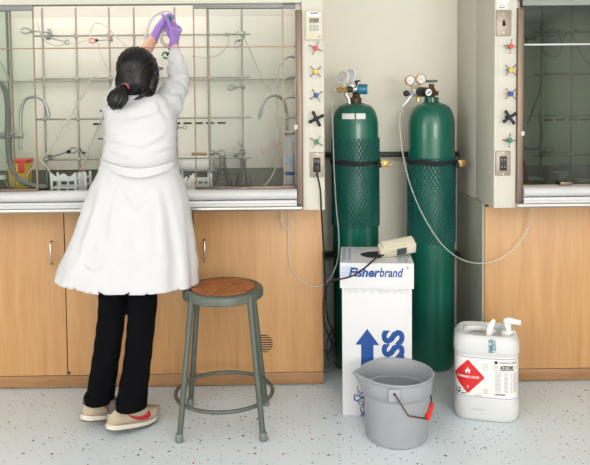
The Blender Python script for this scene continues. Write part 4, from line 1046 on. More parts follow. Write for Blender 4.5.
# --- shoes
def shoe(nm, heel, heading, pitch, mirror):
    """heel: point under the back of the sole; shoe is 0.265 long"""
    M = Matrix.Translation(heel) @ Matrix.Rotation(heading, 4, 'Z') @ Matrix.Rotation(pitch, 4, 'Y')
    Ls = .262
    def w_(t): return .5*(.066+.034*math.sin(PI*min(1, max(0, (t-.05)/.95))**1.05)-(.0 if t < .8 else .06*(t-.8)/.2*(t-.8)/.2*5*.2))*(math.sqrt(max(.03, 1-((t-.12)/.12)**2)) if t < .12 else (math.sqrt(max(.02, 1-((t-.80)/.2)**2)) if t > .80 else 1))
    def bend(t): return .022*max(0, (t-.62)/.38)**1.6
    T = [i/28 for i in range(29)]
    def ring(t, z0, z1, sc, n=20, top=.55):
        R_ = []; hw_ = w_(t)*sc
        for k in range(n):
            a = 2*PI*k/n; x, z = math.cos(a), math.sin(a); x = math.copysign(abs(x)**top, x); z = math.copysign(abs(z)**.6, z)
            R_.append(M @ Vector((t*Ls, x*hw_*(1 if z < 0 else (1-.28*z)), (z0+z1)/2+(z1-z0)/2*z+bend(t))))
        return R_
    def ztop(t):
        K = [(0, .086), (.08, .105), (.22, .10), (.34, .108), (.5, .098), (.68, .076), (.85, .058), (.95, .048), (1, .036)]
        for (a_, za_), (b_, zb2) in zip(K, K[1:]):
            if a_ <= t <= b_: return za_+(zb2-za_)*(t-a_)/(b_-a_)
        return .03
    S = thing if False else None
    up_o = MB().loft([ring(t, .018, ztop(t), 1.0) for t in T]).build(nm, 'shoe_tan', PE, sharp=70)
    MB().loft([[M @ Vector((t*Ls*1.02-.003, s_*w_(t)*1.09*q2, z+bend(t))) for s_, z, q2 in ((-1, .004, .95), (1, .004, .95), (1, .014, 1.0), (1, .026-.006*t, .98), (-1, .026-.006*t, .98), (-1, .014, 1))] for t in T]).build('midsole', 'shoe_sole', up_o, sharp=60)
    MB().loft([[M @ Vector((t*Ls*1.02-.003, s_*w_(t)*1.06, z+bend(t))) for s_, z in ((-1, 0), (1, 0), (1, .0065), (-1, .0065))] for t in T]).build('outsole', 'shoe_dark' if False else 'stool_paint', up_o, sharp=60)
    # red swoosh on both sides
    for sd in (-1, 1):
        top = [(.24, .070), (.36, .057), (.46, .051), (.56, .053), (.64, .060), (.69, .066)]; bot = [(.24, .068), (.34, .049), (.45, .036), (.56, .030), (.66, .032), (.71, .042)]
        V = []
        def sp(t, z):
            z1 = ztop(t); zz = max(-1, min(1, (z-(.018+z1)/2)/((z1-.018)/2))); sa = math.copysign(abs(zz)**(1/.6), zz); ca = math.sqrt(max(0, 1-sa*sa))**.55
            return M @ Vector((t*Ls, sd*(w_(t)*ca*(1 if zz < 0 else 1-.28*zz)+.0016), z+bend(t)))
        for (t, z), (t2, z2) in zip(top, bot):
            for j in range(4): V.append(sp(t+(t2-t)*j/3, z+(z2-z)*j/3))
        MB().add(V, [(i*4+j, i*4+j+1, (i+1)*4+j+1, (i+1)*4+j) for i in range(5) for j in range(3)]).build('swoosh', 'shoe_red', up_o)
    lc = MB()
    for i in range(5):
        t = .42+i*.055; z = ztop(t)+bend(t)+.001; lc.tube([M @ Vector((t*Ls, -.02, z-.006)), M @ Vector((t*Ls+.004, 0, z+.001)), M @ Vector((t*Ls, .02, z-.006))], .0028, 6, 3)
    lc.build('laces', 'shoe_sole', up_o)
    MB().tube([M @ Vector((.012, 0, .08)), M @ Vector((.02, 0, .1)), M @ Vector((.07, 0, .1)), M @ Vector((.085, 0, .085))], [.018, .024, .028, .02], 12, 2, dome=True).build('ankle_lining', 'shoe_dark', up_o)
    return up_o
hr = ground(117.5, 432.5); hr.z = .036
shoe('shoe', Vector((hr.x-.032, hr.y-.052, .036)), .78, .15, 1)
hl = ground(92, 426.5); 
shoe('shoe', Vector((hl.x-.030, hl.y-.050, .050)), .88, .22, -1)

# --- gloves: palm, four fingers and thumb each
def glove(wr, direction, palm_n, tips, thumb, nm):
    """wr wrist point; tips: list of (root, mid, tip) points"""
    b = MB(); d = direction.normalized(); s_ = d.cross(palm_n).normalized(); nrm = s_.cross(d)
    rr = []
    for t, hw_, th in ((-.042, .025, .023), (-.02, .026, .022), (.0, .025, .020), (.03, .036, .019), (.056, .038, .015), (.068, .032, .011)):
        rr.append([wr+d*t+s_*(hw_*math.cos(2*PI*k/16))+nrm*(th*math.sin(2*PI*k/16)) for k in range(16)])
    b.loft(rr)
    for P, r in tips: b.tube(P, r, 10, 3, dome=True)
    b.tube(thumb, [.014, .0125, .0105, .009], 10, 3, dome=True)
    b.torus(wr-d*.040, .0255, .0028, 20, 6, frame_z(d))
    return fused(b, nm, 'glove_purple', PE, .0026, 1)
def fingers(wr, d, pn, target, spread, lens, curl):
    s_ = d.cross(pn).normalized(); nrm = s_.cross(d).normalized(); out = []
    for i, L_ in enumerate(lens):
        u = (i-1.5)*.0215; r0 = wr+d*.068+s_*u
        k1_ = r0+(d*.9+nrm*curl*.35).normalized()*L_*.42+s_*u*spread
        k2_ = k1_+((target+s_*u*1.3-k1_).normalized()*.75+nrm*curl*.5+d*.2).normalized()*L_*.34
        k3_ = k2_+((target+s_*u*1.2-k2_).normalized()*.8+nrm*curl*.9-d*.1).normalized()*L_*.28
        out.append(([r0-d*.012, k1_, k2_, k3_], [.0098, .009, .0084, .0072]))
    return out
TG = at(168.6, 19, 3.36)
dL = (at(163.5, 18.5, 3.37)-LWR).normalized(); dR = (at(175, 19, 3.37)-RWR).normalized()
glove(LWR+dL*.03, dL, Vector((.55, .3, .1)), fingers(LWR+dL*.03, dL, Vector((.55, .3, .1)), TG, .8, (.066, .078, .082, .072), .6),
      [LWR+dL*.06+Vector((.014, -.006, 0)), LWR+dL*.085+Vector((.03, -.008, 0)), at(166.5, 22.5, 3.35), at(168, 18.5, 3.352)], 'left_glove')
glove(RWR+dR*.022, dR, Vector((-.6, .35, .1)), fingers(RWR+dR*.022, dR, Vector((-.6, .35, .1)), TG, .8, (.070, .082, .080, .068), .6),
      [RWR+dR*.05+Vector((-.016, -.004, 0)), RWR+dR*.08+Vector((-.032, -.006, 0)), at(168.3, 26, 3.345), at(167.5, 21.5, 3.35)], 'right_glove')

# --- hair: cap with hanging locks, ponytail
b = MB()
b.sphere(hp_(0, -.012, .022), (.085, .098, .094), 28, 18, HR)
b.sphere(hp_(.0, -.050, -.030), (.077, .062, .074), 24, 14, HR)
for s in (-1, 1): b.tube([hp_(s*.055, .015, .05), hp_(s*.070, .020, .0), hp_(s*.069, .018, -.05), hp_(s*.062, .012, -.08)], [.026, .020, .013, .004], 10, 4, flat=1.6, dome=True)
b.tube([hp_(.075, -.02, -.03), hp_(.07, -.045, -.085), at(146, 93, 2.945), at(139, 97.5, 2.93), at(132.5, 100.5, 2.925)], [.026, .021, .014, .009, .003], 10, 4, dome=True)
TIE = at(125, 86.8, 2.93)
b.tube([at(118, 76, 2.97), at(116.5, 84, 2.955), at(120, 88, 2.94), TIE], [.012, .008, .008, .011], 8, 4, dome=True)
b.tube([at(134, 78, 2.985), at(129, 83, 2.95), TIE], [.045, .034, .015], 12, 4, dome=True)
me = fuse(b, 'hair', .0042, 16)
off = BASE[PE.name]
iH = HR.transposed()
import bmesh as _bm
bm_ = _bm.new(); bm_.from_mesh(me); bm_.verts.ensure_lookup_table(); bm_.normal_update()
for v in bm_.verts:
    p = v.co; lo = iH @ (p-hc_)
    a = math.atan2(lo.x, -lo.y)
    if lo.y > .045 and abs(lo.x) < .066 and lo.z < .075:         # clear the face
        v.co -= HR @ Vector((0, min(.075, (lo.y-.045)*1.15), 0))
    tt = math.atan2(p.z-TIE.z, p.x-TIE.x-.01) if p.y < hc_.y+.03 else a*1.2
    v.co += v.normal*(.0011*math.sin(tt*46+3*noise.noise(p*14))+.0009*math.sin(tt*83)+.0012*noise.noise(p*30))
for v in bm_.verts: v.co -= off
bm_.to_mesh(me); bm_.free(); me.materials.clear(); me.materials.append(MATS['hair_black'])
me.polygons.foreach_set('use_smooth', [True]*len(me.polygons)); HA = link('hair', me, PE)
b = MB().tube([TIE, at(121.8, 90.5, 2.905), at(117.5, 97, 2.888), at(114.8, 104, 2.887), at(113, 109.5, 2.895)], [.015, .027, .037, .034, .006], 16, 6, dome=True)
b.tube([TIE, at(124, 92, 2.90), at(122, 99, 2.885), at(119.5, 106.5, 2.885), at(118, 108.5, 2.89)], [.012, .020, .026, .016, .004], 12, 6, dome=True)
b.tube([TIE, at(120.5, 89.5, 2.905), at(114, 95, 2.895), at(110.5, 101, 2.892), at(109.3, 104, 2.895)], [.01, .016, .018, .012, .003], 12, 6, dome=True)
def pony(p, n): return p+n*(.0018*math.sin((p.x*1.0-p.z*.40)*420+p.y*90+3*noise.noise(p*20)))
fused(b, 'ponytail', 'hair_black', HA if False else PE, .005, 2, pony)
MB().torus(TIE, .0145, .0042, 20, 8, frame_z(at(122, 90, 2.91)-TIE)).build('hair_tie', 'hair_tie', PE)
# --- safety glasses
g = MB()
g.tube([hp_(.083, -.012, .006), hp_(.089, .04, .012), hp_(.078, .098, .012)], .0032, 8, 4)
g.tube([hp_(-.083, -.012, .006), hp_(-.089, .04, .012), hp_(-.078, .098, .012)], .0032, 8, 4)
g.tube([hp_(-.078, .098, .014), hp_(-.04, .116, .018), hp_(0, .112, .016), hp_(.04, .116, .018), hp_(.078, .098, .014)], .003, 8, 4)
gl = g.build('safety_glasses', 'frame_blue', PE)
for s in (-1, 1):
    MB().loft([[hp_(s*x, y+dy, z) for x, y, z in ((.008, .112, .014), (.04, .115, .016), (.076, .098, .012), (.072, .097, -.018), (.04, .112, -.028), (.012, .112, -.014))] for dy in (0, .002)]).build('lens', 'pane_clear', gl)
# ---------------------------------------------------------------- lattices of steel rods inside the hoods
YL = 3.72
def lattice(label, xs, ys, pxr, yv, Yp=YL):
    """xs: pixel columns of the uprights, ys: pixel rows of the cross rods"""
    r = .0054; ref = 100
    z0, z1 = at(xs[0], yv[1], Yp).z, at(xs[0], yv[0], Yp).z
    X0, X1_ = at(pxr[0], 100, Yp).x, at(pxr[1], 100, Yp).x
    t = thing('rod_lattice', label, 'lattice', ((X0+X1_)/2, Yp, z0), 'rod lattices in the fume hoods')
    for px in xs:
        x = at(px, ref, Yp).x
        MB().tube([(x, Yp, z0), (x, Yp, z1)], r, 10, 1, dome=True).build('upright_rod', 'rod_steel', t)
    for py in ys:
        z = at(sum(pxr)/2, py, Yp).z
        MB().tube([(X0, Yp-.0135, z), (X1_, Yp-.0135, z)], r*.9, 10, 1, dome=True).build('cross_rod', 'rod_steel', t)
        for px in xs:
            x = at(px, ref, Yp).x
            if X0 < x < X1_: MB().obox(Matrix.Translation((x, Yp-.009, z)) @ Matrix.Rotation(.78, 4, 'Y'), .020, .026, .020).build('cross_joint', 'rod_steel', t, bevel=.003)
    return t
lattice('bright steel rod lattice across the back of the lit hood', (44.6, 78, 110.8, 135.5, 176, 209.3, 242.6), (35.3, 78, 118.3, 158.5), (37.5, 250), (8.5, 187))
lattice('steel rod lattice seen dimly inside the dark hood at right', (541, 571.5, 603), (31.8, 73.8, 115, 154.5), (533, 640), (4, 183))
x = at(11.5, 100, 3.8).x
tag(MB().tube([(x-.05, 3.79, at(5, 8, 3.8).z), (x-.02, 3.78, at(5, 9.5, 3.8).z), (x, 3.77, at(5, 16, 3.8).z), (x, 3.77, 1.2), (x, 3.77, .947)], .007, 8, 4).build('vent_pipe', 'hose_grey'), 'thin grey pipe standing behind the left sash pane', 'pipe')

def clamp(px, py, ex, ey, label, m='spigot', Yp=YL-.03, jaw=True, knob=None, dy=-.05, s=1.0, end='jaw'):
    """boss on a rod at (px,py), arm to (ex,ey), jaws at the far end"""
    a = at(px, py, Yp); e = at(ex, ey, Yp+dy)
    t = thing('rod_clamp', label, 'clamp', a, 'clamps on the rod lattices')
    d = (e-a).normalized()
    b = MB().obox(Matrix.Translation(a) @ frame_z(d).to_4x4(), .02*s, .026*s, .022*s)
    b.build('boss_head', m, t, bevel=.004)
    MB().cyl(a+Vector((.004, -.012*s, .006)), a+Vector((.008, -.036*s, .010)), .0035, .0035, 8).obox(Matrix.Translation(a+Vector((.008, -.038*s, .010))), .018*s, .005, .006).build('thumb_screw', knob or m, t)
    MB().tube([a, a+(e-a)*.5, e], .0042*s, 8, 1).build('arm', m, t)
    if end == 'jaw':
        n = d.cross(Vector((0, 1, 0))).normalized(); L = .042*s
        for sg in (-1, 1):
            MB().tube([e-d*.012, e+n*sg*.012*s+d*L*.25, e+n*sg*.014*s+d*L*.6, e+n*sg*.006*s+d*L], [.004*s, .0045*s, .004*s, .004*s], 8, 3, dome=True).build('jaw', knob if knob and knob != 'black_plastic' else m, t)
        MB().obox(Matrix.Translation(e-d*.008) @ frame_z(d).to_4x4(), .018*s, .014*s, .02*s).build('jaw_hinge', 'black_plastic' if knob else m, t, bevel=.003)
    elif end == 'stub': MB().cyl(e-d*.02, e+d*.006, .0075*s, .006*s, 10).build('tip', m, t)
    else:
        MB().torus(e+d*.011, .012*s, .0035*s, 20, 8, frame_z((0, 1, 0))).build('ring', m, t)
    return t
clamp(50, 32.3, 30, 31, 'grey clamp behind the left pane pointing left, near the top', 'spigot', dy=-.03)
clamp(48.6, 37.5, 65.5, 41.8, 'ring clamp on the leftmost upright, top cross rod', end='ring')
clamp(111, 39.5, 95, 40.5, 'clamp with pink jaws on the third upright, left of the head', knob='hair_tie', s=.8)
clamp(243, 34.5, 239.5, 40.5, 'short clamp at the top of the rightmost upright', s=1.1, dy=-.02)
clamp(236.5, 34, 229, 34.3, 'slim clamp on the top cross rod, right of the gloves', s=.6, dy=-.01)
clamp(242.6, 87, 234, 87.5, 'grey clamp on the rightmost upright below the second cross rod', s=.9, dy=-.03)
clamp(50.5, 157.2, 70, 151.3, 'long-armed clamp with black screws above the plastic test tube rack', knob='black_plastic', dy=-.04, s=1.0)
clamp(80, 151, 84.5, 153.5, 'black-screwed clamp on the second upright beside the long-armed one', knob='black_plastic', dy=-.02, s=.8)
clamp(111, 110.5, 101, 111, 'dark clamp just left of the coat shoulder', m='dark_rail', s=.8, dy=-.02, end='stub')
clamp(111, 138.8, 99, 138.7, 'dark clamp with black screw left of the coat waist', m='hose_grey', knob='black_plastic', s=.8, dy=-.02, end='stub')
clamp(175.5, 52, 168.5, 54.5, 'clamp with green screw under the gloved hands', m='dark_rail', knob='green_plastic', dy=-.06, s=1.2)
clamp(177, 128, 183.5, 127.6, 'small clamp by the slots at the right edge of the coat', s=.8, dy=-.03, end='ring')
clamp(213, 152.8, 219, 153.2, 'grey clamp holding the neck of the left flask', s=1.1, dy=-.03)
clamp(236.5, 154, 240, 152.8, 'clamp beside the neck of the right flask', s=1.1, dy=-.02)
clamp(211.5, 171, 214.5, 169.5, 'low clamp on the upright beside the left flask', s=.8, dy=-.01)
clamp(242.5, 149, 241, 144.5, 'ring clamp above the right flask', s=.8, dy=-.02, end='ring')
for a_ in ((541.5, 33.5, 548, 33, 'clamp on the first upright of the dark hood, near the top', 1.1), (533, 38.5, 527, 39.5, 'clamp in the upper left corner of the dark hood', 1.0), (572, 32.5, 566, 33.5, 'clamp on the second upright of the dark hood, near the top', .9), (556, 32, 560, 36, 'clamp on the top cross rod of the dark hood, between its uprights', .8), (541.5, 153, 546, 151, 'clamp on the lowest cross rod of the dark hood', 1.1)):
    clamp(*a_[:5], s=a_[5], dy=-.03)
# orange-brown stopper handle, blue marks
a = at(191.5, 154, 3.62); b = at(207, 154, 3.62)
tag(MB().tube([a, a+(b-a)*.05, b-(b-a)*.05, b], [.006, .0085, .0085, .006], 12).build('wooden_dowel', 'stopper'), 'orange-brown wooden dowel resting by the coat on the lattice', 'dowel')

# ---------------------------------------------------------------- tubing
def hose(pts, r, m, label, name='tubing', cat='tube', sub=6, seg=8, group=None):
    P = [at(*p) for p in pts]
    return tag(MB().tube(P, r, seg, sub).build(name, m, None, sharp=80), label, cat, group)
G_ = 'clear tubing in the lit hood'
hose([(67, 42, 3.65), (58, 45.5, 3.64), (47, 42, 3.64), (40, 32, 3.64), (37.5, 22, 3.64)], .0032, 'tube_clear', 'thin clear tube looping left from the top ring clamp', group=G_)
hose([(90, 37, 3.6), (92, 27, 3.6), (97, 23, 3.6), (105, 25, 3.6), (111, 31, 3.6), (122, 42, 3.6), (132, 48, 3.6)], .0032, 'tube_clear', 'thin clear tube arching from the pink-jawed clamp towards the head', group=G_)
hose([(92, 41, 3.6), (84, 41, 3.6), (76, 43.5, 3.62), (70, 43, 3.64)], .0028, 'tube_clear', 'short clear tube between the top ring clamp and the pink-jawed clamp', group=G_)
hose([(98, 41, 3.58), (100.5, 52, 3.58), (106, 66, 3.58), (113, 77, 3.58), (116.5, 84, 3.56)], .0034, 'tube_clear', 'clear tube hanging down from the pink-jawed clamp to the ponytail side', group=G_)
hose([(66, 128, 3.6), (75, 108, 3.6), (84, 93, 3.6), (90, 80, 3.6), (97, 76, 3.6), (106, 77.5, 3.6)], .005, 'tube_clear', 'cream tube rising to the second cross rod', group=G_)
hose([(77, 100, 3.63), (69, 117, 3.61), (58, 136, 3.6), (48, 152, 3.6), (38, 163, 3.6), (28, 173, 3.6), (27, 181, 3.6), (35, 186, 3.6), (46, 185.5, 3.6)], .005, 'tube_clear', 'cream tube sweeping down from the second upright behind the left pane', group=G_)
hose([(103, 116, 3.62), (98, 128, 3.62), (90, 145, 3.62), (86, 158, 3.62), (80, 170, 3.62)], .004, 'tube_clear', 'cream tube slanting down past the black-screwed clamp to the rack', group=G_)
hose([(0, 61, 3.55), (9, 80, 3.55), (11, 104, 3.55), (15, 128, 3.55), (25, 144, 3.55), (37, 157, 3.55), (47, 167, 3.56), (52, 178, 3.57)], .0045, 'tube_clear', 'cream tube curving behind the left pane from the edge of the picture', group=G_)
hose([(145, 40, 3.45), (147.5, 28, 3.42), (152, 18, 3.40), (160, 12, 3.375), (167.5, 10.3, 3.365), (170.5, 11.8, 3.36), (169, 16, 3.36)], .0085, 'tube_white', 'wide white tube arching down from the gloved hands', group=G_)
tag(MB().tube([at(168.2, 21.5, 3.325), at(168.6, 20, 3.325), at(169.5, 17, 3.325), at(169.9, 15.5, 3.325)], [.009, .0115, .0115, .009], 14).build('hose_connector', 'green_plastic'), 'small green connector held between the gloved fingers', 'connector')
hose([(165, 29, 3.42), (162, 33, 3.42), (161.3, 39, 3.42), (164, 44, 3.42), (168.5, 45.5, 3.42), (172, 43, 3.43)], .009, 'tube_clear', 'clear hose loop hanging between the two forearms', group=G_)
hose([(192, 56, 3.62), (205, 57.5, 3.62), (218, 55, 3.62), (227, 46, 3.62), (229, 36, 3.63)], .003, 'tube_clear', 'thin clear tube sagging to the slim top clamp', group=G_)
hose([(244, 38, 3.6), (251, 53, 3.6), (262, 78, 3.6), (271, 92, 3.6)], .0036, 'tube_clear', 'clear tube slanting from the short top clamp to the right spigot', group=G_)
hose([(283, 62, 3.55), (278, 72, 3.55), (277, 110, 3.55), (279, 140, 3.55), (277, 162, 3.55), (271, 178, 3.55), (263, 186.5, 3.52)], .0042, 'tube_clear', 'cream tube dropping down beside the stained back panel', group=G_)
hose([(285, 114, 3.5), (291, 122, 3.5), (296.5-1, 131, 3.5)], .003, 'tube_white', 'short white tube near the right jamb', group=G_)
hose([(0, 82, 3.5), (5, 90, 3.5), (7.5, 108, 3.5), (7.5, 140, 3.5), (11, 166, 3.5), (20, 180, 3.5), (34, 186, 3.5), (46, 187, 3.52)], .0135, 'hose_grey', 'thick grey hose hanging behind the left pane', 'grey_hose', 'hose', group=None)
hose([(542, 78, 3.6), (538, 96, 3.6), (532, 112, 3.6), (527, 124, 3.6)], .004, 'hose_grey', 'tube hanging in the dark hood left of its first upright', group='tubing in the dark hood')
hose([(540, 48, 3.6), (548, 55, 3.6), (558, 55.5, 3.6), (562, 46, 3.6), (561, 37, 3.6)], .004, 'tube_clear', 'tube loop sagging below the top rod of the dark hood', group='tubing in the dark hood')
hose([(573, 36, 3.6), (578, 48, 3.6), (585, 60, 3.6), (597, 72, 3.6)], .004, 'tube_clear', 'tube slanting right from the second upright of the dark hood', group='tubing in the dark hood')
hose([(524, 148, 3.62), (533, 149, 3.6), (540, 146, 3.6), (541.5, 130, 3.62), (540, 118, 3.64)], .0065, 'hose_grey', 'grey hose curling to the low clamp in the dark hood', group='tubing in the dark hood')
hose([(523.5, 160, 3.4), (525.5, 172, 3.42), (528.5, 185, 3.44)], .006, 'label_red', 'red tube by the jamb of the dark hood', group='tubing in the dark hood')

# ---------------------------------------------------------------- gooseneck spigots and nozzles
def spigot(pts, r, label, boss=None):
    t = thing('gooseneck_spigot', label, 'spigot', at(*pts[0]))
    MB().tube([at(*p) for p in pts], r, 12, 6).build('neck', 'spigot', t, sharp=80)
    a, b = at(*pts[-2]), at(*pts[-1]); d = (b-a).normalized()
    MB().tube([b-d*.01, b+d*.01, b+d*.035], [r*1.2, r*1.3, r*.6], 12).build('nozzle', 'spigot', t)
    if boss: MB().cyl(at(*boss[0]), at(*boss[1]), boss[2], boss[2]*.9, 16).build('valve_body', 'spigot', t, bevel=.003)
spigot([(20.5, 150, 3.55), (20.5, 128, 3.55), (21, 110, 3.55), (26, 99, 3.55), (35, 96.5, 3.55), (43, 100, 3.55), (47, 108, 3.55), (48, 113, 3.55)], .0085, 'grey gooseneck spigot on the left inside the lit hood', ((0, 135.5, 3.55), (23, 135.5, 3.55), .016))
spigot([(287, 133, 3.62), (286.5, 112, 3.60), (283.5, 101, 3.57), (276, 95.5, 3.54), (267, 98, 3.52), (261.8, 107, 3.51), (260.5, 112.5, 3.51)], .0085, 'grey gooseneck spigot beside the right jamb inside the lit hood', ((284.5, 133, 3.62), (295, 132.5, 3.60), .012))
for i, (py, py2, n_) in enumerate(((55.8, 59.3, 'topmost'), (76.3, 79.8, 'second'), (96.2, 99.7, 'third'), (116.5, 120, 'lowest'))):
    Yn = 3.5
    t = thing('service_nozzle', '%s of four small grey nozzles on the right inner wall of the lit hood' % n_, 'nozzle', at(295, py, Yn), 'nozzles on the inner wall of the lit hood')
    MB().cyl(at(295.2, py, Yn), at(291.5, py+.3, Yn), .013, .010, 14).build('flange', 'spigot', t, bevel=.002)
    MB().tube([at(293, py+.2, Yn), at(289.5, py+.6, Yn), at(284.5, py2, Yn-.02)], [.008, .008, .004], 10, 3).build('spout', 'spigot', t)

# ---------------------------------------------------------------- glassware and containers on the hood worktop
ZW = .9455
def flask(px, Yp, R, H, label):
    x = at(px, 170, Yp).x
    t = thing('conical_flask', label, 'flask', (x, Yp, ZW), 'conical flasks in the lit hood'); th = .0022
    pr = [(R*.90, 0), (R, .010), (R*.98, .02), (R*.36, H*.70), (R*.30, H*.76), (R*.30, H*.97), (R*.37, H*.985), (R*.37, H), (R*.30-th, H*.995), (R*.30-th, H*.76), (R*.36-th, H*.70), (R-th, .016), (R*.88, .004)]
    MB().lathe([(.0006, 0)]+pr+[(.0006, .004)], (x, Yp, ZW), 32).build('flask_body', 'lab_glass', t, sharp=50)
    MB().lathe([(.0006, .0045), (R*.90, .0045), (R*.975-th, .018), (R*.88, .030), (.0006, .030)], (x, Yp, ZW), 32).build('liquid', 'lab_glass', t)
    gm = MB()
    for i in range(4):
        f = .2+i*.12; r = R*(.98-.62*(f*H-.02)/(H*.70-.02))+.0006; 
        V = [(x+r*math.sin(a_), Yp-r*math.cos(a_), ZW+f*H+dz) for dz in (-.001, .001) for a_ in (-.2, 0, .2)]; gm.add(V, [(0, 1, 4, 3), (1, 2, 5, 4)])
    tag(gm.build('graduations', 'paper', t), kind='stuff')
flask(222.8, 3.66, .057, .195, 'conical glass flask at left of the pair in the lit hood')
flask(243.3, 3.60, .052, .185, 'conical glass flask at right of the pair, in front of the rightmost upright')

def rack(px0, px1, Yp, H, D, nx, label, wavy):
    x0, x1 = at(px0, 180, Yp).x, at(px1, 180, Yp).x
    t = thing('test_tube_rack', label, 'rack', ((x0+x1)/2, Yp+D/2, ZW), 'plastic racks in the lit hood')
    for k, f in enumerate((.06, .40, .74)):
        s = MB()
        for i in range(nx+1): s.box(x0+(x1-x0)*i/nx-.003, x0+(x1-x0)*i/nx+.003, Yp, Yp+D, ZW+H*f-.002, ZW+H*f+.002)
        s.box(x0-.003, x1+.003, Yp-.003, Yp+.003, ZW+H*f-.005, ZW+H*f+.005); s.box(x0-.003, x1+.003, Yp+D-.003, Yp+D+.003, ZW+H*f-.005, ZW+H*f+.005); s.box(x0-.003, x1+.003, Yp+D*.5-.003, Yp+D*.5+.003, ZW+H*f-.002, ZW+H*f+.002)
        s.build('shelf_grid', 'rack_plastic', t)
    for xx in (x0, x1):
        for yy in (Yp, Yp+D): MB().box(xx-.006, xx+.006, yy-.004, yy+.004, ZW, ZW+H).build('post', 'rack_plastic', t, bevel=.0015)
    for xx in ((x0*2+x1)/3, (x0+2*x1)/3): MB().obox(Matrix.Translation((xx, Yp, ZW+H*.42)) @ Matrix.Rotation(.12, 4, 'Y'), .008, .006, H*.8).build('brace', 'rack_plastic', t)
    if wavy:
        V = []; n = 24
        for i in range(n+1):
            f = i/n; x_ = x0-.006+(x1-x0+.012)*f; zz = ZW+H*(.98+.09*math.cos(f*4*PI)+.03*math.sin(f*9)); 
            V += [(x_, Yp-.005, ZW+H*.78), (x_, Yp-.005, zz), (x_, Yp-.002, zz), (x_, Yp-.002, ZW+H*.78)]
        MB().loft([[Vector(v) for v in V[i*4:i*4+4]] for i in range(n+1)]).build('top_guard', 'rack_plastic', t)
    return t
rack(51.5, 75.5, 3.56, .115, .10, 4, 'white plastic rack with wavy top edge left of the lab coat', True)
rack(79, 85.5, 3.62, .118, .09, 2, 'narrow white plastic rack between the wavy rack and the coat', False)
rack(184, 189.5, 3.45, .10, .08, 1, 'narrow white plastic rack against the right side of the coat', False)
rack(191, 209, 3.58, .10, .10, 3, 'white wire-like rack behind the glass, left of the flasks', False)
a = at(85.3, 170.8, 3.6)
tag(MB().tube([a-Vector((.005, 0, 0)), a+Vector((.004, 0, .001))], [.004, .004], 10, 1, dome=True).build('orange_cap', 'red_plastic'), 'tiny orange cap on the narrow plastic rack', 'cap')
# paper towel roll lying behind
a, b = at(178, 163.5, 3.78), at(213, 163.5, 3.78)
ro = thing('paper_roll', 'white paper roll lying behind the plastic rack', 'paper roll', ((a.x+b.x)/2, 3.78, ZW+.075))
MB().lathe([(.018, 0), (.045, 0), (.045, b.x-a.x), (.018, b.x-a.x)], (a.x, 3.782, at(195, 164, 3.74).z), 28, frame_z((1, 0, 0))).build('paper', 'paper', ro)
MB().lathe([(.0165, -.003), (.0185, -.003), (.0185, b.x-a.x+.003), (.0165, b.x-a.x+.003)], (a.x, 3.782, at(195, 164, 3.74).z), 20, frame_z((1, 0, 0))).build('core', 'box_edge', ro)
za = ZW; zb2 = at(195, 164, 3.74).z-.05
MB().box(a.x+.02, a.x+.03, 3.765, 3.80, ZW, zb2+.012).box(b.x-.03, b.x-.02, 3.765, 3.80, ZW, zb2+.012).build('roll_stand', 'rack_plastic', ro)
# yellow waste bin with red lid flap, behind the left pane
yx0, yx1 = at(7.5, 175, 3.62).x, at(25.5, 175, 3.62).x
yb = thing('yellow_bin', 'yellow plastic bin with red flap behind the left pane', 'bin', ((yx0+yx1)/2, 3.67, ZW))
zt_ = at(15, 163, 3.62).z
MB().loft([[Vector((x_, y_, z_)) for x_, y_ in ((yx0+i_, 3.62+i_), (yx1-i_, 3.62+i_), (yx1-i_, 3.73-i_), (yx0+i_, 3.73-i_))] for z_, i_ in ((ZW, .008), (zt_, 0))]).build('bin_body', 'yellow_plastic', yb, bevel=.004)
MB().box(yx0-.003, yx1+.004, 3.615, 3.735, zt_, zt_+.016).build('bin_lid', 'red_plastic', yb, bevel=.003)
MB().box(yx0+(yx1-yx0)*.62, yx1-.002, 3.612, 3.619, zt_-.052, zt_+.004).build('lid_flap', 'red_plastic', yb, bevel=.002)
# clear wash bottles low at the far left
for i, (px, R, H, lab) in enumerate(((2, .036, .10, 'clear round bottle at the left edge of the picture behind the pane'), (10.5, .026, .06, 'small clear beaker in front of the yellow bin'))):
    x = at(px, 180, 3.5).x; t = thing('clear_bottle' if i == 0 else 'beaker', lab, 'bottle' if i == 0 else 'beaker', (x, 3.5, ZW))
    MB().lathe([(.0006, 0), (R*.95, 0), (R, .006), (R, H*.6), (R*.55 if i == 0 else R, H*.85), (R*.5 if i == 0 else R*1.06, H), (R*.45 if i == 0 else R*.98, H), (R*.5 if i == 0 else R*.95, H*.85), (R*.94, H*.6), (R*.94, .008), (.0006, .005)], (x, 3.5, ZW), 24).build('vessel', 'lab_glass', t, sharp=50)
    if i == 0: MB().lathe([(.0006, H), (R*.55, H), (R*.55, H+.018), (.0006, H+.018)], (x, 3.5, ZW), 20).build('stopper_cap', 'white_plastic', t)
    else: MB().lathe([(R*.96, H*.5), (R*1.02, H*.5), (R*1.02, H*.56), (R*.96, H*.56)], (x, 3.5, ZW), 20, caps=False).build('beaker_band', 'ink_grey', t)
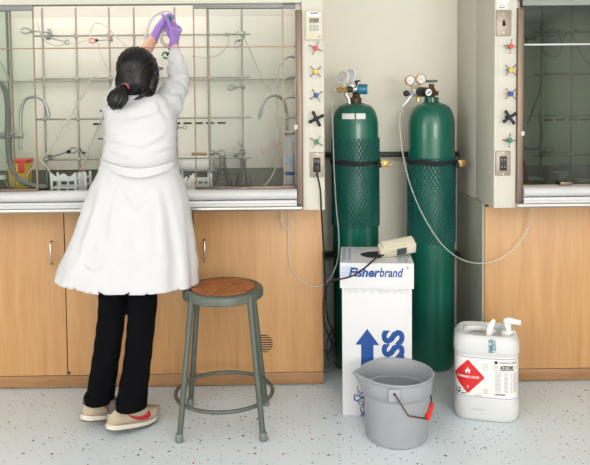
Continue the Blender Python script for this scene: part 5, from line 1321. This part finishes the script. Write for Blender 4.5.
# dispenser column with blue bands by the right jamb
cx = at(289.3, 165, 3.42).x; zt2 = at(289, 138, 3.42).z
t = thing('measuring_cylinder', 'clear plastic measuring cylinder with blue bands beside the right jamb', 'cylinder', (cx, 3.42, ZW))
MB().lathe([(.0006, 0), (.031, 0), (.031, .01), (.026, .014), (.026, zt2-ZW), (.028, zt2-ZW+.004), (.0235, zt2-ZW+.002), (.0235, .016), (.0006, .014)], (cx, 3.42, ZW), 28).build('barrel', 'net_plastic', t, sharp=50)
for py in (160.5, 173.5, 186.5):
    z = at(289, py, 3.42-.027).z; MB().lathe([(.0264, z-ZW-.009), (.027, z-ZW-.008), (.027, z-ZW+.008), (.0264, z-ZW+.009)], (cx, 3.42, ZW), 28, caps=False).build('band', 'ink_pale' if py < 165 else 'ink_blue', t)
MB().lathe([(.0232, .018), (.0232, .12), (.0006, .12)], (cx, 3.42, ZW), 20).build('filling', 'net_plastic', t)
for px, py, m, lab in ((296.3, 127, 'paper', 'small white tag on the right sash jamb of the lit hood'), (523.2, 133.5, 'paper', 'small white tag on the sash jamb of the dark hood')):
    p = at(px-.4, py, YH-.014); o = MB().box(p.x-.007, p.x+.007, YH-.0155, YH-.0122, p.z-.009, p.z+.009).build('tag', m); tag(o, lab, 'tag')
    MB().box(p.x-.003, p.x+.003, YH-.0165, YH-.0152, p.z-.003, p.z+.003).build('tag_spot', 'label_red', o)
# dim containers in the dark hood
cx = at(560.5, 172, 3.55).x
t = thing('plastic_funnel', 'pale funnel standing in a dark beaker inside the dark hood', 'funnel', (cx, 3.55, ZW))
MB().lathe([(.034, 0), (.036, .05), (.039, .052), (.039, .055), (.034, .055), (.032, .004), (.0006, .004)], (cx, 3.55, ZW), 24).build('beaker', 'hose_grey', t)
MB().lathe([(.006, .02), (.008, .05), (.034, .085), (.045, .10), (.043, .10), (.031, .086), (.004, .05), (.003, .02)], (cx, 3.55, ZW), 24).build('cone', 'tube_white', t)
for px, wd_, H, m, lab in ((533, .09, .075, 'dark_rail', 'dark block-shaped heater at the left of the dark hood worktop'), (585, .12, .06, 'hose_grey', 'low grey tray unit at the right of the dark hood worktop')):
    x = at(px, 178, 3.55).x; t = thing('hot_plate', lab, 'heater', (x, 3.55, ZW))
    MB().box(x-wd_/2, x+wd_/2, 3.5, 3.62, ZW, ZW+H*.8).build('housing', m, t, bevel=.006)
    MB().box(x-wd_/2+.006, x+wd_/2-.006, 3.508, 3.612, ZW+H*.8, ZW+H).build('top_plate', 'steel', t, bevel=.003)
    MB().cyl((x-wd_*.25, 3.5, ZW+H*.3), (x-wd_*.25, 3.488, ZW+H*.3), .01, .009, 12).build('dial_knob', 'black_plastic', t)

# ---------------------------------------------------------------- hoses and cords in front
hose([(333, 90.5, 3.56), (332.2, 98, 3.53), (332.6, 120, 3.50), (333.5, 150, 3.495), (334.5, 178, 3.495), (336.5, 210, 3.49), (338.8, 235, 3.48), (338, 258, 3.44), (331, 277, 3.41), (320, 286, 3.383), (309, 285.5, 3.378), (297, 277, 3.378), (290, 262, 3.378), (288.5, 240, 3.378), (289, 220, 3.36), (289.3, 209, 3.32)], .0034, 'tube_gas', 'clear gas tube looping from the left regulator up under the lit hood', 'gas_tube', 'tube')
hose([(402.3, 107, 3.555), (399.8, 118, 3.52), (401, 140, 3.50), (405, 165, 3.495), (412, 190, 3.49), (424, 217, 3.48), (440, 242, 3.46), (457, 257, 3.43), (475, 263, 3.37), (495, 261, 3.35), (513, 250, 3.35), (526, 233, 3.35), (531.5, 215, 3.34), (532, 206, 3.32)], .0036, 'tube_gas', 'clear gas tube sagging from the right regulator to under the dark hood', 'gas_tube', 'tube')
hose([(281.6, 210, 3.33), (281.2, 218, 3.36), (282.5, 225, 3.37), (287, 229.5, 3.375)], .0048, 'tube_clear', 'short bent tube end hanging under the sill of the lit hood', 'tube_end', 'tube')
pl = thing('power_cord', 'black power cord plugged into the outlet on the left hood post', 'cord', at(319, 165, YH-.02))
cx, cz = OUT_L
MB().box(cx-.013, cx+.013, YH-.042, YH-.0105, cz-.03, cz+.002).build('plug', 'black_plastic', pl, bevel=.005)
MB().tube([Vector((cx, YH-.03, cz-.026)), Vector((cx, YH-.045, cz-.045)), at(320.3, 190, YH-.03), at(321.5, 215, 3.22), at(324, 255, 3.33), at(325.3, 285, 3.37), at(323.7, 305, 3.37), at(324.5, 325, 3.37), at(330.5, 340, 3.4), at(333, 352, 3.42), at(329, 361, 3.42), at(326.3, 352, 3.42), at(328, 338, 3.43), at(333.5, 330, 3.46)], .0042, 8, 6).build('cable', 'black_rubber', pl, sharp=80)
pc = thing('meter_cord', 'black cord from the meter on the box down beside the cabinet', 'cord', CORD_START)
MB().tube([CORD_START, CORD_START+Vector((-.022, -.015, -.004)), at(367, 266, 2.985), at(360, 271, 2.975), at(352, 276, 2.97), at(342, 278.8, 2.985), at(334, 280, 3.12), at(327.5, 285, 3.34), at(325.8, 300, 3.38), at(327.5, 318, 3.39), at(332.5, 332, 3.4), at(331.5, 346, 3.42), at(327, 356, 3.43), at(332, 349, 3.44), at(335, 338, 3.46)], .004, 8, 6).build('cable', 'black_rubber', pc, sharp=80)
MB().tube([CORD_START+Vector((.004, .002, 0)), CORD_START+Vector((-.016, -.010, -.010))], [.0068, .0055], 10).build('strain_relief', 'black_rubber', pc)
